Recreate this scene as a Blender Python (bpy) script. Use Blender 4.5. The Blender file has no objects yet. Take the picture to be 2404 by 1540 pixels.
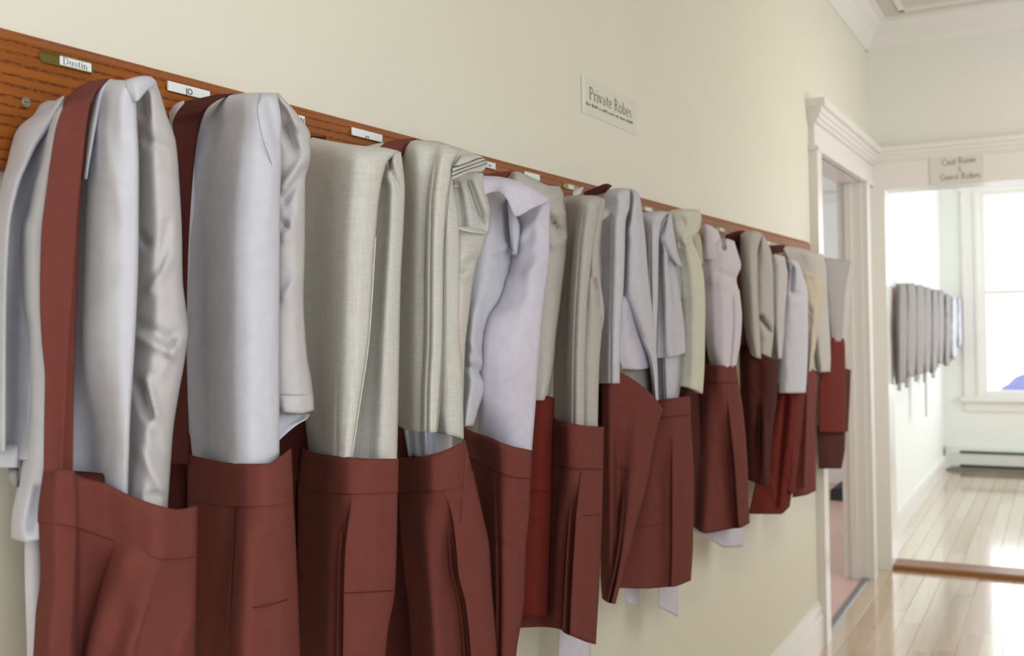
import bpy, math, random
import numpy as np
from mathutils import Matrix, Vector, noise
sc = bpy.context.scene
COL = sc.collection
random.seed(7)

# ------------------------------------------------------------------ camera
FPX, CX, CZ = 2440.0, 0.90, 1.337
YAW, ROLL, PIT = math.radians(28.0), 0.0224, 0.0053
F0 = np.array([-math.sin(YAW), math.cos(YAW), 0.0]); R0 = np.array([math.cos(YAW), math.sin(YAW), 0.0]); Z0 = np.array([0, 0, 1.0])
FW = F0 * math.cos(PIT) - Z0 * math.sin(PIT); U0 = np.cross(R0, FW)
RT = R0 * math.cos(ROLL) - U0 * math.sin(ROLL); UP = R0 * math.sin(ROLL) + U0 * math.cos(ROLL)
CAM = np.array([CX, 0.0, CZ])
cd = bpy.data.cameras.new('camera'); cam = bpy.data.objects.new('camera', cd); COL.objects.link(cam)
cd.sensor_width = 36.0; cd.lens = 36.0 * FPX / 2404.0; cd.clip_start = 0.02
m = Matrix.Identity(4)
for i in range(3):
    m[i][0] = RT[i]; m[i][1] = UP[i]; m[i][2] = -FW[i]; m[i][3] = CAM[i]
cam.matrix_world = m
cd.dof.use_dof = True; cd.dof.focus_distance = 1.35; cd.dof.aperture_fstop = 7.0
sc.camera = cam

# ------------------------------------------------------------------ view, world, lights
vs = sc.view_settings
vs.view_transform = 'Standard'; vs.look = 'None'; vs.gamma = 1.0; vs.use_curve_mapping = False; vs.exposure = 0.5
sc.cycles.use_denoising = True
sc.cycles.max_bounces = 8; sc.cycles.diffuse_bounces = 5
w = bpy.data.worlds.new('sky'); sc.world = w; w.use_nodes = True
bg = w.node_tree.nodes['Background']; bg.inputs[0].default_value = (0.91, 0.955, 1.0, 1); bg.inputs[1].default_value = 2.6

def area(name, loc, tgt, sx, sy, power, col):
    l = bpy.data.lights.new(name, 'AREA'); l.shape = 'RECTANGLE'; l.size = sx; l.size_y = sy; l.energy = power; l.color = col
    o = bpy.data.objects.new(name, l); COL.objects.link(o); o.location = loc
    o.rotation_euler = (Vector(tgt) - Vector(loc)).to_track_quat('-Z', 'Y').to_euler()
    return o
def portal(name, loc, tgt, sx, sy):      # light portals: guide the sky light through the window openings; unseen ones are sized for the light
    o = area(name, loc, tgt, sx, sy, 1.0, (1, 1, 1)); o.data.cycles.is_portal = True; return o
portal('window_portal_corridor', (2.19, -0.15, 1.6), (0, -0.15, 1.6), 2.1, 1.8)
portal('window_portal_corridor_back', (1.6, -1.74, 1.65), (1.6, 0, 1.65), 0.6, 1.7)
portal('window_portal_corridor_end', (2.19, 4.5, 1.7), (0, 4.5, 1.7), 1.6, 1.6)  # unseen opening added to brighten the end wall and jamb
area('ceiling_lamp', (1.45, 4.2, 2.74), (1.40, 4.25, 0), 0.35, 0.35, 6.5, (1.0, 0.78, 0.50))  # added warm fill without a fixture, brightens the corridor end
portal('window_portal_coat_room', (0.91, 9.74, 1.49), (0.91, 5, 1.49), 1.28, 1.74)
portal('window_portal_coat_room_side', (2.49, 7.7, 1.5), (0, 7.7, 1.5), 3.0, 1.7)
portal('window_portal_side_room', (-2.59, 6.7, 1.6), (0, 6.7, 1.6), 2.2, 1.5)

# ------------------------------------------------------------------ helpers
def ray(px, py):
    d = FW[None, :] * 1.0 + np.outer((np.asarray(px, float).ravel() - 1202) / FPX, RT) - np.outer((np.asarray(py, float).ravel() - 770) / FPX, UP)
    return d
def unx(px, py, x):          # points on planes x = const
    d = ray(px, py); t = (np.asarray(x, float).ravel() - CX) / d[:, 0]
    return CAM[None, :] + d * t[:, None]
def uny(px, py, y):
    d = ray(px, py); t = np.asarray(y, float).ravel() / d[:, 1]
    return CAM[None, :] + d * t[:, None]
def P(px, py, x): return unx([px], [py], [x])[0]

def tag(o, label=None, cat=None, group=None, kind=None):
    if label: o['label'] = label
    if cat: o['category'] = cat
    if group: o['group'] = group
    if kind: o['kind'] = kind
    return o
def obj(name, verts, faces, mat, parent=None, smooth=False):
    me = bpy.data.meshes.new(name)
    v = np.asarray(verts, float)
    if parent is not None:
        off = np.zeros(3); q = parent
        while q is not None:
            off += np.array(q.location); q = q.parent
        v = v - off
    me.from_pydata([tuple(a) for a in v], [], [tuple(int(i) for i in f) for f in faces])
    if smooth: me.polygons.foreach_set('use_smooth', [True] * len(me.polygons))
    me.materials.append(mat); me.validate(); me.update()
    o = bpy.data.objects.new(name, me); COL.objects.link(o)
    if parent is not None: o.parent = parent
    return o
def empty(name, loc):
    o = bpy.data.objects.new(name, None); COL.objects.link(o); o.location = loc; o.empty_display_size = 0.05
    return o
class MB:
    def __init__(s): s.v = []; s.f = []
    def add(s, v, f):
        b = len(s.v); s.v += [tuple(a) for a in v]; s.f += [tuple(i + b for i in q) for q in f]; return s
    def box(s, x0, x1, y0, y1, z0, z1):
        v = [(x, y, z) for x in (x0, x1) for y in (y0, y1) for z in (z0, z1)]
        return s.add(v, [(0, 1, 3, 2), (4, 6, 7, 5), (0, 4, 5, 1), (2, 3, 7, 6), (0, 2, 6, 4), (1, 5, 7, 3)])
    def prism(s, prof, axis, a, b):      # prof: closed 2D list ; axis 'x' or 'y' or 'z' extrusion
        n = len(prof)
        def mk(p, t):
            return {'x': (t, p[0], p[1]), 'y': (p[0], t, p[1]), 'z': (p[0], p[1], t)}[axis]
        v = [mk(p, a) for p in prof] + [mk(p, b) for p in prof]
        f = [(i, (i + 1) % n, n + (i + 1) % n, n + i) for i in range(n)] + [tuple(range(n))[::-1], tuple(range(n, 2 * n))]
        return s.add(v, f)
    def tube(s, pts, r, n=8, rx=1.0):
        pts = [np.array(p, float) for p in pts]; b = len(s.v); k = len(pts)
        rr = r if hasattr(r, '__len__') else [r] * k
        for i, p in enumerate(pts):
            t = pts[min(i + 1, k - 1)] - pts[max(i - 1, 0)]; t = t / (np.linalg.norm(t) + 1e-9)
            a = np.array([0, 0, 1.0]) if abs(t[2]) < 0.9 else np.array([1.0, 0, 0])
            u = np.cross(t, a); u /= np.linalg.norm(u); q = np.cross(t, u)
            for j in range(n):
                an = 2 * math.pi * j / n
                s.v.append(tuple(p + u * math.cos(an) * rr[i] + q * math.sin(an) * rr[i]))
        for i in range(k - 1):
            for j in range(n):
                s.f.append((b + i * n + j, b + i * n + (j + 1) % n, b + (i + 1) * n + (j + 1) % n, b + (i + 1) * n + j))
        s.f.append(tuple(b + j for j in range(n))[::-1]); s.f.append(tuple(b + (k - 1) * n + j for j in range(n)))
        return s
    def build(s, name, mat, parent=None, smooth=False): return obj(name, s.v, s.f, mat, parent, smooth)

# ------------------------------------------------------------------ materials
def lin(c):
    return tuple(((x / 12.92) if x <= 0.04045 else ((x + 0.055) / 1.055) ** 2.4) for x in [v / 255.0 for v in c]) + (1.0,)
def mat(name, col, rough=0.6, metal=0.0, spec=0.3, var=0.0, vscale=(8, 8, 8), bump=0.0, bscale=(900, 900, 900), coat=0.0, col2=None, sheen=0.0):
    m = bpy.data.materials.new(name); m.use_nodes = True; nt = m.node_tree; b = nt.nodes['Principled BSDF']
    c = lin(col)
    b.inputs['Base Color'].default_value = c; b.inputs['Roughness'].default_value = rough; b.inputs['Metallic'].default_value = metal
    b.inputs['Specular IOR Level'].default_value = spec; b.inputs['Coat Weight'].default_value = coat; b.inputs['Coat Roughness'].default_value = 0.1
    b.inputs['Sheen Weight'].default_value = sheen
    tc = nt.nodes.new('ShaderNodeTexCoord')
    if var > 0 or col2:
        mp = nt.nodes.new('ShaderNodeMapping'); mp.inputs['Scale'].default_value = vscale; nt.links.new(tc.outputs['Object'], mp.inputs[0])
        no = nt.nodes.new('ShaderNodeTexNoise'); no.inputs['Scale'].default_value = 1.0; no.inputs['Detail'].default_value = 4; nt.links.new(mp.outputs[0], no.inputs[0])
        rp = nt.nodes.new('ShaderNodeValToRGB'); nt.links.new(no.outputs[0], rp.inputs[0])
        rp.color_ramp.elements[0].position = 0.3; rp.color_ramp.elements[1].position = 0.7
        ca = lin(col2) if col2 else tuple(x * (1 - var) for x in c[:3]) + (1,)
        cb = c if col2 else tuple(min(1, x * (1 + var)) for x in c[:3]) + (1,)
        rp.color_ramp.elements[0].color = ca; rp.color_ramp.elements[1].color = cb
        nt.links.new(rp.outputs[0], b.inputs['Base Color'])
    if bump > 0:
        mp = nt.nodes.new('ShaderNodeMapping'); mp.inputs['Scale'].default_value = bscale; nt.links.new(tc.outputs['Object'], mp.inputs[0])
        no = nt.nodes.new('ShaderNodeTexNoise'); no.inputs['Scale'].default_value = 1.0; no.inputs['Detail'].default_value = 3; nt.links.new(mp.outputs[0], no.inputs[0])
        bm = nt.nodes.new('ShaderNodeBump'); bm.inputs['Strength'].default_value = 0.6; bm.inputs['Distance'].default_value = bump
        nt.links.new(no.outputs[0], bm.inputs['Height']); nt.links.new(bm.outputs[0], b.inputs['Normal'])
    return m
def cloth(name, col, var=0.04, vs_=(60, 60, 60), bump=0.0004):
    m = mat(name, col, rough=0.95, spec=0.1, var=var, vscale=vs_, bump=bump, bscale=(1400, 1400, 1400), sheen=0.0)
    return m
def linen(name, col):
    m = cloth(name, col, var=0.05, vs_=(40, 40, 420), bump=0.0006); nt = m.node_tree; b = nt.nodes['Principled BSDF']
    src = b.inputs['Base Color'].links[0].from_socket; tc = nt.nodes.new('ShaderNodeTexCoord'); mp = nt.nodes.new('ShaderNodeMapping'); mp.inputs['Scale'].default_value = (420, 420, 25)
    nt.links.new(tc.outputs['Object'], mp.inputs[0]); no = nt.nodes.new('ShaderNodeTexNoise'); no.inputs['Scale'].default_value = 1.0; nt.links.new(mp.outputs[0], no.inputs[0])
    rp = nt.nodes.new('ShaderNodeValToRGB'); nt.links.new(no.outputs[0], rp.inputs[0]); rp.color_ramp.elements[0].position = 0.3; rp.color_ramp.elements[0].color = (0.90, 0.90, 0.89, 1); rp.color_ramp.elements[1].position = 0.65
    mx = nt.nodes.new('ShaderNodeMixRGB'); mx.blend_type = 'MULTIPLY'; mx.inputs[0].default_value = 1.0; nt.links.new(src, mx.inputs[1]); nt.links.new(rp.outputs[0], mx.inputs[2]); nt.links.new(mx.outputs[0], b.inputs['Base Color']); return m
M = {}
M['grey'] = cloth('grey_cotton', (200, 200, 209)); M['warm'] = cloth('warm_grey_cotton', (196, 192, 193)); M['lav'] = cloth('pale_lavender_cotton', (206, 202, 216))
M['linen'] = linen('greenish_cream_linen', (208, 206, 199)); M['beige'] = linen('beige_linen', (190, 185, 180)); M['tan'] = linen('tan_linen', (198, 188, 168))
M['cream'] = linen('cream_linen', (216, 214, 198)); M['white'] = cloth('white_cotton', (214, 212, 224)); M['pink'] = cloth('pinkish_white_cotton', (214, 205, 214))
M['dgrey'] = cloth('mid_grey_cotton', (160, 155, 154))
M['mar'] = cloth('maroon_cotton', (112, 61, 54), var=0.05); M['mar2'] = cloth('brick_red_cotton', (102, 38, 31), var=0.05); M['mar3'] = cloth('dark_maroon_cotton', (74, 36, 31), var=0.05)  # dark maroon is a cloth tone, deepened to paint shade in gaps too
M['wall'] = mat('cream_wall_paint', (226, 223, 207), rough=0.55, spec=0.3, var=0.012, vscale=(3, 3, 3), bump=0.0006, bscale=(60, 60, 60))
M['wall_white'] = mat('white_wall_paint', (232, 231, 226), rough=0.6, spec=0.3, var=0.01, vscale=(3, 3, 3), bump=0.0004, bscale=(60, 60, 60))
M['wall_pale'] = mat('pale_room_paint', (234, 236, 230), rough=0.6, var=0.01, vscale=(3, 3, 3))
M['trim'] = mat('white_gloss_trim', (232, 229, 224), rough=0.3, spec=0.5, var=0.01, vscale=(4, 4, 4))
M['ceil'] = mat('ceiling_paint', (214, 206, 200), rough=0.7, var=0.01, vscale=(3, 3, 3))
M['metal'] = mat('brushed_nickel', (190, 190, 180), rough=0.35, metal=1.0, var=0.05, vscale=(50, 50, 50))
M['brass'] = mat('aged_brass', (132, 118, 62), rough=0.4, metal=0.85, var=0.12, vscale=(150, 150, 150))
M['brassd'] = mat('dark_brass', (86, 72, 34), rough=0.5, metal=0.6, var=0.1, vscale=(150, 150, 150))
M['card'] = mat('white_card', (236, 238, 238), rough=0.7, var=0.01, vscale=(50, 50, 50))
M['paper'] = mat('sign_paper', (220, 217, 208), rough=0.5, var=0.01, vscale=(20, 20, 20))
M['ink'] = mat('grey_ink', (120, 116, 102), rough=0.8, var=0.02, vscale=(50, 50, 50))
M['inkd'] = mat('dark_ink', (40, 40, 44), rough=0.8, var=0.02, vscale=(50, 50, 50))
M['inkl'] = mat('pale_ink', (150, 148, 140), rough=0.8, var=0.02, vscale=(50, 50, 50))
M['heater'] = mat('heater_enamel', (214, 216, 208), rough=0.4, var=0.02, vscale=(10, 10, 10))
M['strip'] = mat('dull_metal_strip', (140, 138, 140), rough=0.4, metal=0.6, var=0.05)
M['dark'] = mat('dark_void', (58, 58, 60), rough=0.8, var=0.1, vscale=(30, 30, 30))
M['thr'] = mat('oak_threshold', (132, 86, 46), rough=0.35, var=0.15, vscale=(3, 60, 60))
M['pinkfloor'] = mat('pink_floor', (212, 176, 166), rough=0.35, var=0.06, vscale=(8, 2, 8))
M['far_shape'] = mat('blue_grey_foliage', (96, 100, 138), rough=0.9, var=0.1, vscale=(5, 5, 5))
M['glass'] = mat('window_glass', (255, 255, 255), rough=0.0, var=0.0)
_nt = M['glass'].node_tree; _tr = _nt.nodes.new('ShaderNodeBsdfTransparent'); _gl = _nt.nodes.new('ShaderNodeBsdfGlossy'); _gl.inputs['Roughness'].default_value = 0.02; _mx = _nt.nodes.new('ShaderNodeMixShader'); _mx.inputs[0].default_value = 0.05
_nt.links.new(_tr.outputs[0], _mx.inputs[1]); _nt.links.new(_gl.outputs[0], _mx.inputs[2]); _nt.links.new(_mx.outputs[0], _nt.nodes['Material Output'].inputs[0])

def oak():
    m = bpy.data.materials.new('orange_oak'); m.use_nodes = True; nt = m.node_tree; b = nt.nodes['Principled BSDF']
    b.inputs['Roughness'].default_value = 0.5; b.inputs['Specular IOR Level'].default_value = 0.2
    tc = nt.nodes.new('ShaderNodeTexCoord')
    def n(scale, det, dist=0.0, off=0):
        mp = nt.nodes.new('ShaderNodeMapping'); mp.inputs['Scale'].default_value = scale; mp.inputs['Location'].default_value = (off, off, off)
        nt.links.new(tc.outputs['Object'], mp.inputs[0]); no = nt.nodes.new('ShaderNodeTexNoise'); no.inputs['Scale'].default_value = 1
        no.inputs['Detail'].default_value = det; no.inputs['Distortion'].default_value = dist; nt.links.new(mp.outputs[0], no.inputs[0]); return no
    base = n((10, 3, 60), 3); grain = n((60, 40, 420), 4, 0.5, 3.1); wavy = nt.nodes.new('ShaderNodeTexWave')
    mp = nt.nodes.new('ShaderNodeMapping'); mp.inputs['Scale'].default_value = (0.0, 1.1, 15.5); nt.links.new(tc.outputs['Object'], mp.inputs[0]); nt.links.new(mp.outputs[0], wavy.inputs[0])
    wavy.bands_direction = 'Z'; wavy.inputs['Scale'].default_value = 2.0; wavy.inputs['Distortion'].default_value = 4.0; wavy.inputs['Detail'].default_value = 3; wavy.inputs['Detail Scale'].default_value = 1.0
    r1 = nt.nodes.new('ShaderNodeValToRGB'); nt.links.new(base.outputs[0], r1.inputs[0])
    r1.color_ramp.elements[0].position = 0.3; r1.color_ramp.elements[0].color = lin((140, 78, 28)); r1.color_ramp.elements[1].position = 0.7; r1.color_ramp.elements[1].color = lin((162, 92, 36))
    rw = nt.nodes.new('ShaderNodeValToRGB'); nt.links.new(wavy.outputs[0], rw.inputs[0]); rw.color_ramp.elements[0].position = 0.0; rw.color_ramp.elements[0].color = (1, 1, 1, 1); rw.color_ramp.elements[1].position = 0.34; rw.color_ramp.elements[1].color = (0, 0, 0, 1)
    pores = n((1, 150, 700), 2, 0.0, 1.7)
    rpz = nt.nodes.new('ShaderNodeValToRGB'); nt.links.new(pores.outputs[0], rpz.inputs[0]); rpz.color_ramp.elements[0].position = 0.36; rpz.color_ramp.elements[1].position = 0.54
    mul = nt.nodes.new('ShaderNodeMath'); mul.operation = 'MULTIPLY'; nt.links.new(rw.outputs[0], mul.inputs[0]); nt.links.new(rpz.outputs[0], mul.inputs[1])
    m2 = nt.nodes.new('ShaderNodeMath'); m2.operation = 'MULTIPLY'; m2.inputs[1].default_value = 1.0; nt.links.new(mul.outputs[0], m2.inputs[0])
    mx = nt.nodes.new('ShaderNodeMixRGB'); nt.links.new(m2.outputs[0], mx.inputs[0]); nt.links.new(r1.outputs[0], mx.inputs[1]); mx.inputs[2].default_value = lin((96, 44, 18))
    nt.links.new(mx.outputs[0], b.inputs['Base Color'])
    return m
M['oak'] = oak()
def plankmat(name, c1, c2, i):
    m = mat(name, c1, rough=0.2, spec=0.6, col2=c2, vscale=(30, 1.5, 30), coat=1.0); return m
M['pl'] = [plankmat('floor_oak_%s' % n, a, b, 0) for n, a, b in (('pale', (205, 184, 158), (190, 168, 140)), ('honey', (198, 174, 144), (182, 156, 124)), ('light', (210, 192, 170), (196, 174, 150)), ('warm', (194, 166, 134), (180, 150, 118)))]

# ------------------------------------------------------------------ cloth sheets
def pchip(x, y, xq):
    x = np.asarray(x, float); y = np.asarray(y, float); n = len(x)
    if n == 1: return np.full(len(xq), y[0])
    h = np.diff(x); h[h <= 1e-6] = 1e-6; dl = np.diff(y) / h
    if n == 2: return y[0] + dl[0] * (xq - x[0])
    d = np.zeros(n)
    for i in range(1, n - 1):
        if dl[i - 1] * dl[i] > 0:
            w1 = 2 * h[i] + h[i - 1]; w2 = h[i] + 2 * h[i - 1]; d[i] = (w1 + w2) / (w1 / dl[i - 1] + w2 / dl[i])
    d[0] = dl[0]; d[-1] = dl[-1]
    k = np.clip(np.searchsorted(x, xq, side='right') - 1, 0, n - 2)
    t = (xq - x[k]) / h[k]; t2 = t * t; t3 = t2 * t
    return (2 * t3 - 3 * t2 + 1) * y[k] + (t3 - 2 * t2 + t) * h[k] * d[k] + (-2 * t3 + 3 * t2) * y[k + 1] + (t3 - t2) * h[k] * d[k + 1]
def dense(p, step):
    out = []
    for a, b in zip(p[:-1], p[1:]):
        k = max(2, int(math.ceil((b - a) / step))); out += list(a + (b - a) * np.arange(k) / k)
    return np.array(out + [p[-1]])
SEED = [0]; BAND = {}
def sheet(parent, name, mt, rows, offs, t=0.012, tr=1.5, trp=26, el=0.0, er=0.8, ew=14, wr=0.25, wf=1.0, dents=(), step=None, steps=(), vf=3.0):
    """rows: (y or [y..], [px..]); offs cm (one list or one per row); draped cloth with a front, a back and closed edges"""
    C = len(rows[0][1]); R = len(rows)
    X = np.array([r[1] for r in rows], float)
    Y = np.array([(r[0] if hasattr(r[0], '__len__') else [r[0]] * C) if not (isinstance(r[0], tuple)) else np.linspace(r[0][0], r[0][1], C) for r in rows], float)
    O = np.array(offs if hasattr(offs[0], '__len__') else [offs] * R, float)
    pv = np.concatenate([[0], np.cumsum(np.maximum(4.0, np.abs(np.diff(Y.mean(1)))))])
    pc = np.concatenate([[0], np.cumsum(np.maximum(2.0, np.abs(np.diff(X, axis=1)).mean(0)))])
    if step is None: step = 6.0 if X.mean() < 1350 else 4.0
    qv = dense(pv, step * 1.5); qc = dense(pc, step)
    def g(A):
        B = np.array([pchip(pv, A[:, c], qv) for c in range(C)]).T
        return np.array([pchip(pc, B[i], qc) for i in range(len(qv))])
    X, Y, O = g(X), g(Y), g(O)
    if name == 'waistband':
        BAND['k'] = (parent.name, X[-1].copy(), O[-1].copy())
    if name == 'skirt' and BAND.get('k', ('',))[0] == parent.name:
        D = np.interp(X[0], BAND['k'][1], BAND['k'][2]) - 0.18 - O[0]
        O = O + D[None, :] * np.exp(-((Y - Y[0:1, :]) / 110.0) ** 2)
    top = Y[0:1, :]; q = np.clip((Y - top) / trp, 0, 1); O = O - tr * (1 - np.sqrt(np.maximum(0, 1 - (1 - q) ** 2)))
    if er: q = np.clip((X[:, -1:] - X) / ew, 0, 1); O = O - er * (1 - np.sqrt(np.maximum(0, 1 - (1 - q) ** 2)))
    if el: q = np.clip((X - X[:, :1]) / ew, 0, 1); O = O - el * (1 - np.sqrt(np.maximum(0, 1 - (1 - q) ** 2)))
    for (x0, y0, x1, y1, wd, dp) in dents:
        dx, dy = x1 - x0, y1 - y0; L2 = dx * dx + dy * dy + 1e-6
        s = np.clip(((X - x0) * dx + (Y - y0) * dy) / L2, 0, 1)
        dd = np.hypot(X - x0 - s * dx, Y - y0 - s * dy); fade = 1.0
        O = O + dp * np.exp(-(dd / wd) ** 2)
    for (pts, dp) in steps:          # overlap step: cloth to the right of a line sits dp cm prouder, fading out
        ys = [p[1] for p in pts]; xs = [p[0] for p in pts]
        lx = np.interp(Y, ys, xs); r = X - lx
        O = O + dp * np.where(r > 0, np.exp(-r / 45.0), 0) * ((Y >= ys[0]) & (Y <= ys[-1] + 5))
    SEED[0] += 1; sd = SEED[0] * 7.3
    nv, nc = X.shape
    pts = unx(X, Y, O / 100.0)
    if wr:
        W = np.zeros(nv * nc)
        for i, p in enumerate(pts):
            W[i] = noise.noise((p[1] * 22 * wf + sd, p[2] * 22 * wf / vf, sd)) + 0.45 * noise.noise((p[1] * 50 * wf + p[2] * 14, p[2] * 40 * wf / vf, sd + 5)) + 0.5 * noise.noise((p[1] * 9 + sd, p[2] * 5, sd + 9))
        W = W.reshape(nv, nc)
        if name == 'skirt' and BAND.get('k', ('',))[0] == parent.name: W = W * (1 - np.exp(-((Y - Y[0:1, :]) / 70.0)))
        O = O + wr * W; pts = unx(X, Y, O / 100.0)
    fr = pts.reshape(nv, nc, 3)
    s = np.linspace(0, 1, nc)[None, :, None]
    dv = fr - CAM; dv[..., 2] = 0; dv /= np.linalg.norm(dv, axis=2, keepdims=True)
    bd = dv * (1 - s) + np.array([-1.0, 0.25, 0]) * s
    bd /= np.linalg.norm(bd, axis=2, keepdims=True)
    tt = np.full((nv, nc, 1), t); 
    bk = fr + bd * tt
    bk[..., 0] = np.maximum(bk[..., 0], 0.004)
    verts = np.concatenate([fr.reshape(-1, 3), bk.reshape(-1, 3)]); N = nv * nc
    I = np.arange(N).reshape(nv, nc)
    a, b, c, d = I[:-1, :-1], I[1:, :-1], I[1:, 1:], I[:-1, 1:]
    F = np.stack([a, b, c, d], -1).reshape(-1, 4); Bk = np.stack([a, d, c, b], -1).reshape(-1, 4) + N
    def strip(e, flip):
        q = np.stack([e[:-1], e[1:], e[1:] + N, e[:-1] + N], -1); return q[:, ::-1] if flip else q
    fs = np.concatenate([F, Bk, strip(I[0, :], False), strip(I[-1, :], True), strip(I[:, 0], True), strip(I[:, -1], False)])
    return obj(name, verts, fs, mt, parent, True)
def seam(parent, name, mt, pts, off, r=0.0007):
    pts = np.array(pts, float); n = 24; L = np.concatenate([[0], np.cumsum(np.hypot(np.diff(pts[:, 0]), np.diff(pts[:, 1])))])
    q = np.linspace(0, L[-1], n); xs = pchip(L, pts[:, 0], q); ys = pchip(L, pts[:, 1], q)
    o = off if hasattr(off, '__len__') else [off] * len(pts)
    os_ = pchip(L, np.array(o, float), q)
    w3 = unx(xs, ys, os_ / 100.0)
    return MB().tube(w3, r, 5).build(name, mt, parent, True)
GR = 'pale robes draped over the hooks of the oak rail'; GA = 'maroon aprons hanging from the hooks of the oak rail'
def robe(px, py, label): e = empty('robe', P(px, py, 0.08)); return tag(e, label, 'robe', GR)
def apron(px, py, label): e = empty('apron', P(px, py, 0.06)); return tag(e, label, 'apron', GA)
# ------------------------------------------------------------------ structure
ST = 'structure'
WY0, WY1 = -1.6, 5.72
DY0, DY1 = 4.40, 5.47        # side doorway
# left wall with the side doorway
mb = MB(); mb.box(-0.11, 0, WY0, DY0, 0, 2.85); mb.box(-0.11, 0, DY1, WY1, 0, 2.85); mb.box(-0.11, 0, DY0, DY1, 2.02, 2.85)
tag(mb.build('wall_left', M['wall']), 'cream painted corridor wall carrying the oak coat rail', None, None, ST)
mb = MB(); mb.box(0.0, 2.05, 5.72, 5.90, 2.0, 2.85); mb.box(0.0, 0.06, 5.72, 5.90, 0, 2.0); mb.box(1.05, 2.05, 5.72, 5.90, 0, 2.0)
tag(mb.build('wall_end', M['wall_white']), 'white wall above the doorway at the corridor end', None, None, ST)
mb = MB()
for (a, b_) in ((-1.6, -1.2), (0.9, 3.7), (5.3, 5.72)): mb.box(2.05, 2.2, a, b_, 0, 2.85)
for (a, b_) in ((-1.2, 0.9), (3.7, 5.3)): mb.box(2.05, 2.2, a, b_, 0, 0.7 if b_ < 2 else 0.9); mb.box(2.05, 2.2, a, b_, 2.5, 2.85)  # far opening is added out of view to light the corridor end
tag(mb.build('wall_right', M['wall']), 'corridor wall opposite the coat rail', None, None, ST)
mb = MB(); mb.box(-0.17, 1.3, -1.75, -1.6, 0, 2.85); mb.box(1.9, 2.2, -1.75, -1.6, 0, 2.85); mb.box(1.3, 1.9, -1.75, -1.6, 0, 0.8); mb.box(1.3, 1.9, -1.75, -1.6, 2.5, 2.85)
tag(mb.build('wall_back', M['wall']), 'corridor wall behind the viewer', None, None, ST)
tag(MB().box(-0.17, 2.2, -1.6, 5.9, 2.85, 2.95).build('ceiling', M['ceil']), 'off-white corridor ceiling with moulded border', None, None, ST)
# crown mouldings
cr = [(0, 2.72), (0.012, 2.72), (0.02, 2.735), (0.03, 2.745), (0.055, 2.80), (0.09, 2.825), (0.095, 2.835), (0.12, 2.838), (0.12, 2.85), (0, 2.85)]
mb = MB().prism(cr, 'y', WY0, 5.72)
mb.box(0.20, 0.225, WY0, 5.5, 2.838, 2.85)
o = mb.build('trim_1', M['trim']); tag(o, 'crown moulding above the coat rail wall', None, None, ST)
mb = MB().prism([(5.72 - p[0], p[1]) for p in cr], 'x', 0, 2.05); mb.box(0.20, 2.05, 5.475, 5.50, 2.838, 2.85)
tag(mb.build('trim_2', M['trim']), 'crown moulding over the end wall', None, None, ST)
# baseboard left
bb = [(0, 0), (0.022, 0), (0.022, 0.125), (0.016, 0.135), (0.016, 0.16), (0.010, 0.17), (0.006, 0.185), (0, 0.185)]
tag(MB().prism(bb, 'y', WY0, 4.285).build('baseboard_left', M['trim']), 'moulded off-white baseboard under the coat rail wall', None, None, ST)
# side doorway casing: posts, head with cornice
def casing_side(y0, y1, nm):
    mb = MB(); mb.box(0, 0.022, y0, y1, 0, 2.02); mb.box(0.022, 0.030, y0 + 0.02, y1 - 0.02, 0, 2.02); mb.box(0.0, 0.034, y0 - 0.012, y0 + 0.006, 0, 2.02)
    return mb
d1 = empty('door_1', (0, DY0, 0)); tag(d1, 'white cased doorway with stepped cornice beside the coat rail', None, None, ST)
casing_side(4.285, 4.40, '').build('door_casing', M['trim'], d1)
casing_side(5.47, 5.60, '').build('door_casing', M['trim'], d1)
mb = MB(); mb.box(0, 0.024, 4.275, 5.71, 2.02, 2.115); mb.build('frieze_board', M['trim'], d1)
mb = MB()
for k, (dx, za, zb) in enumerate(((0.034, 2.005, 2.022), (0.040, 2.115, 2.130), (0.050, 2.130, 2.150), (0.058, 2.150, 2.172), (0.074, 2.172, 2.205))):
    mb.box(0, dx, 4.275 - dx * 0.5, 5.712, za, zb)
mb.build('cornice', M['trim'], d1)
mb = MB(); mb.box(-0.112, 0.004, DY0 - 0.001, DY0 + 0.015, 0, 2.02); mb.build('jamb', M['trim'], d1)
mb = MB(); mb.box(-0.112, 0.004, DY1 - 0.018, DY1 + 0.001, 0, 2.02); mb.box(-0.075, -0.045, DY1 - 0.03, DY1 - 0.018, 0, 2.0); mb.build('jamb', M['trim'], d1)
MB().box(-0.112, 0.004, DY0, DY1, 2.005, 2.021).build('jamb', M['trim'], d1)
MB().prism([(-0.03, 0.0), (0.012, 0.0), (0.004, 0.008), (-0.02, 0.008)], 'y', DY0, DY1).build('metal_strip', M['strip'], d1)
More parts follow.
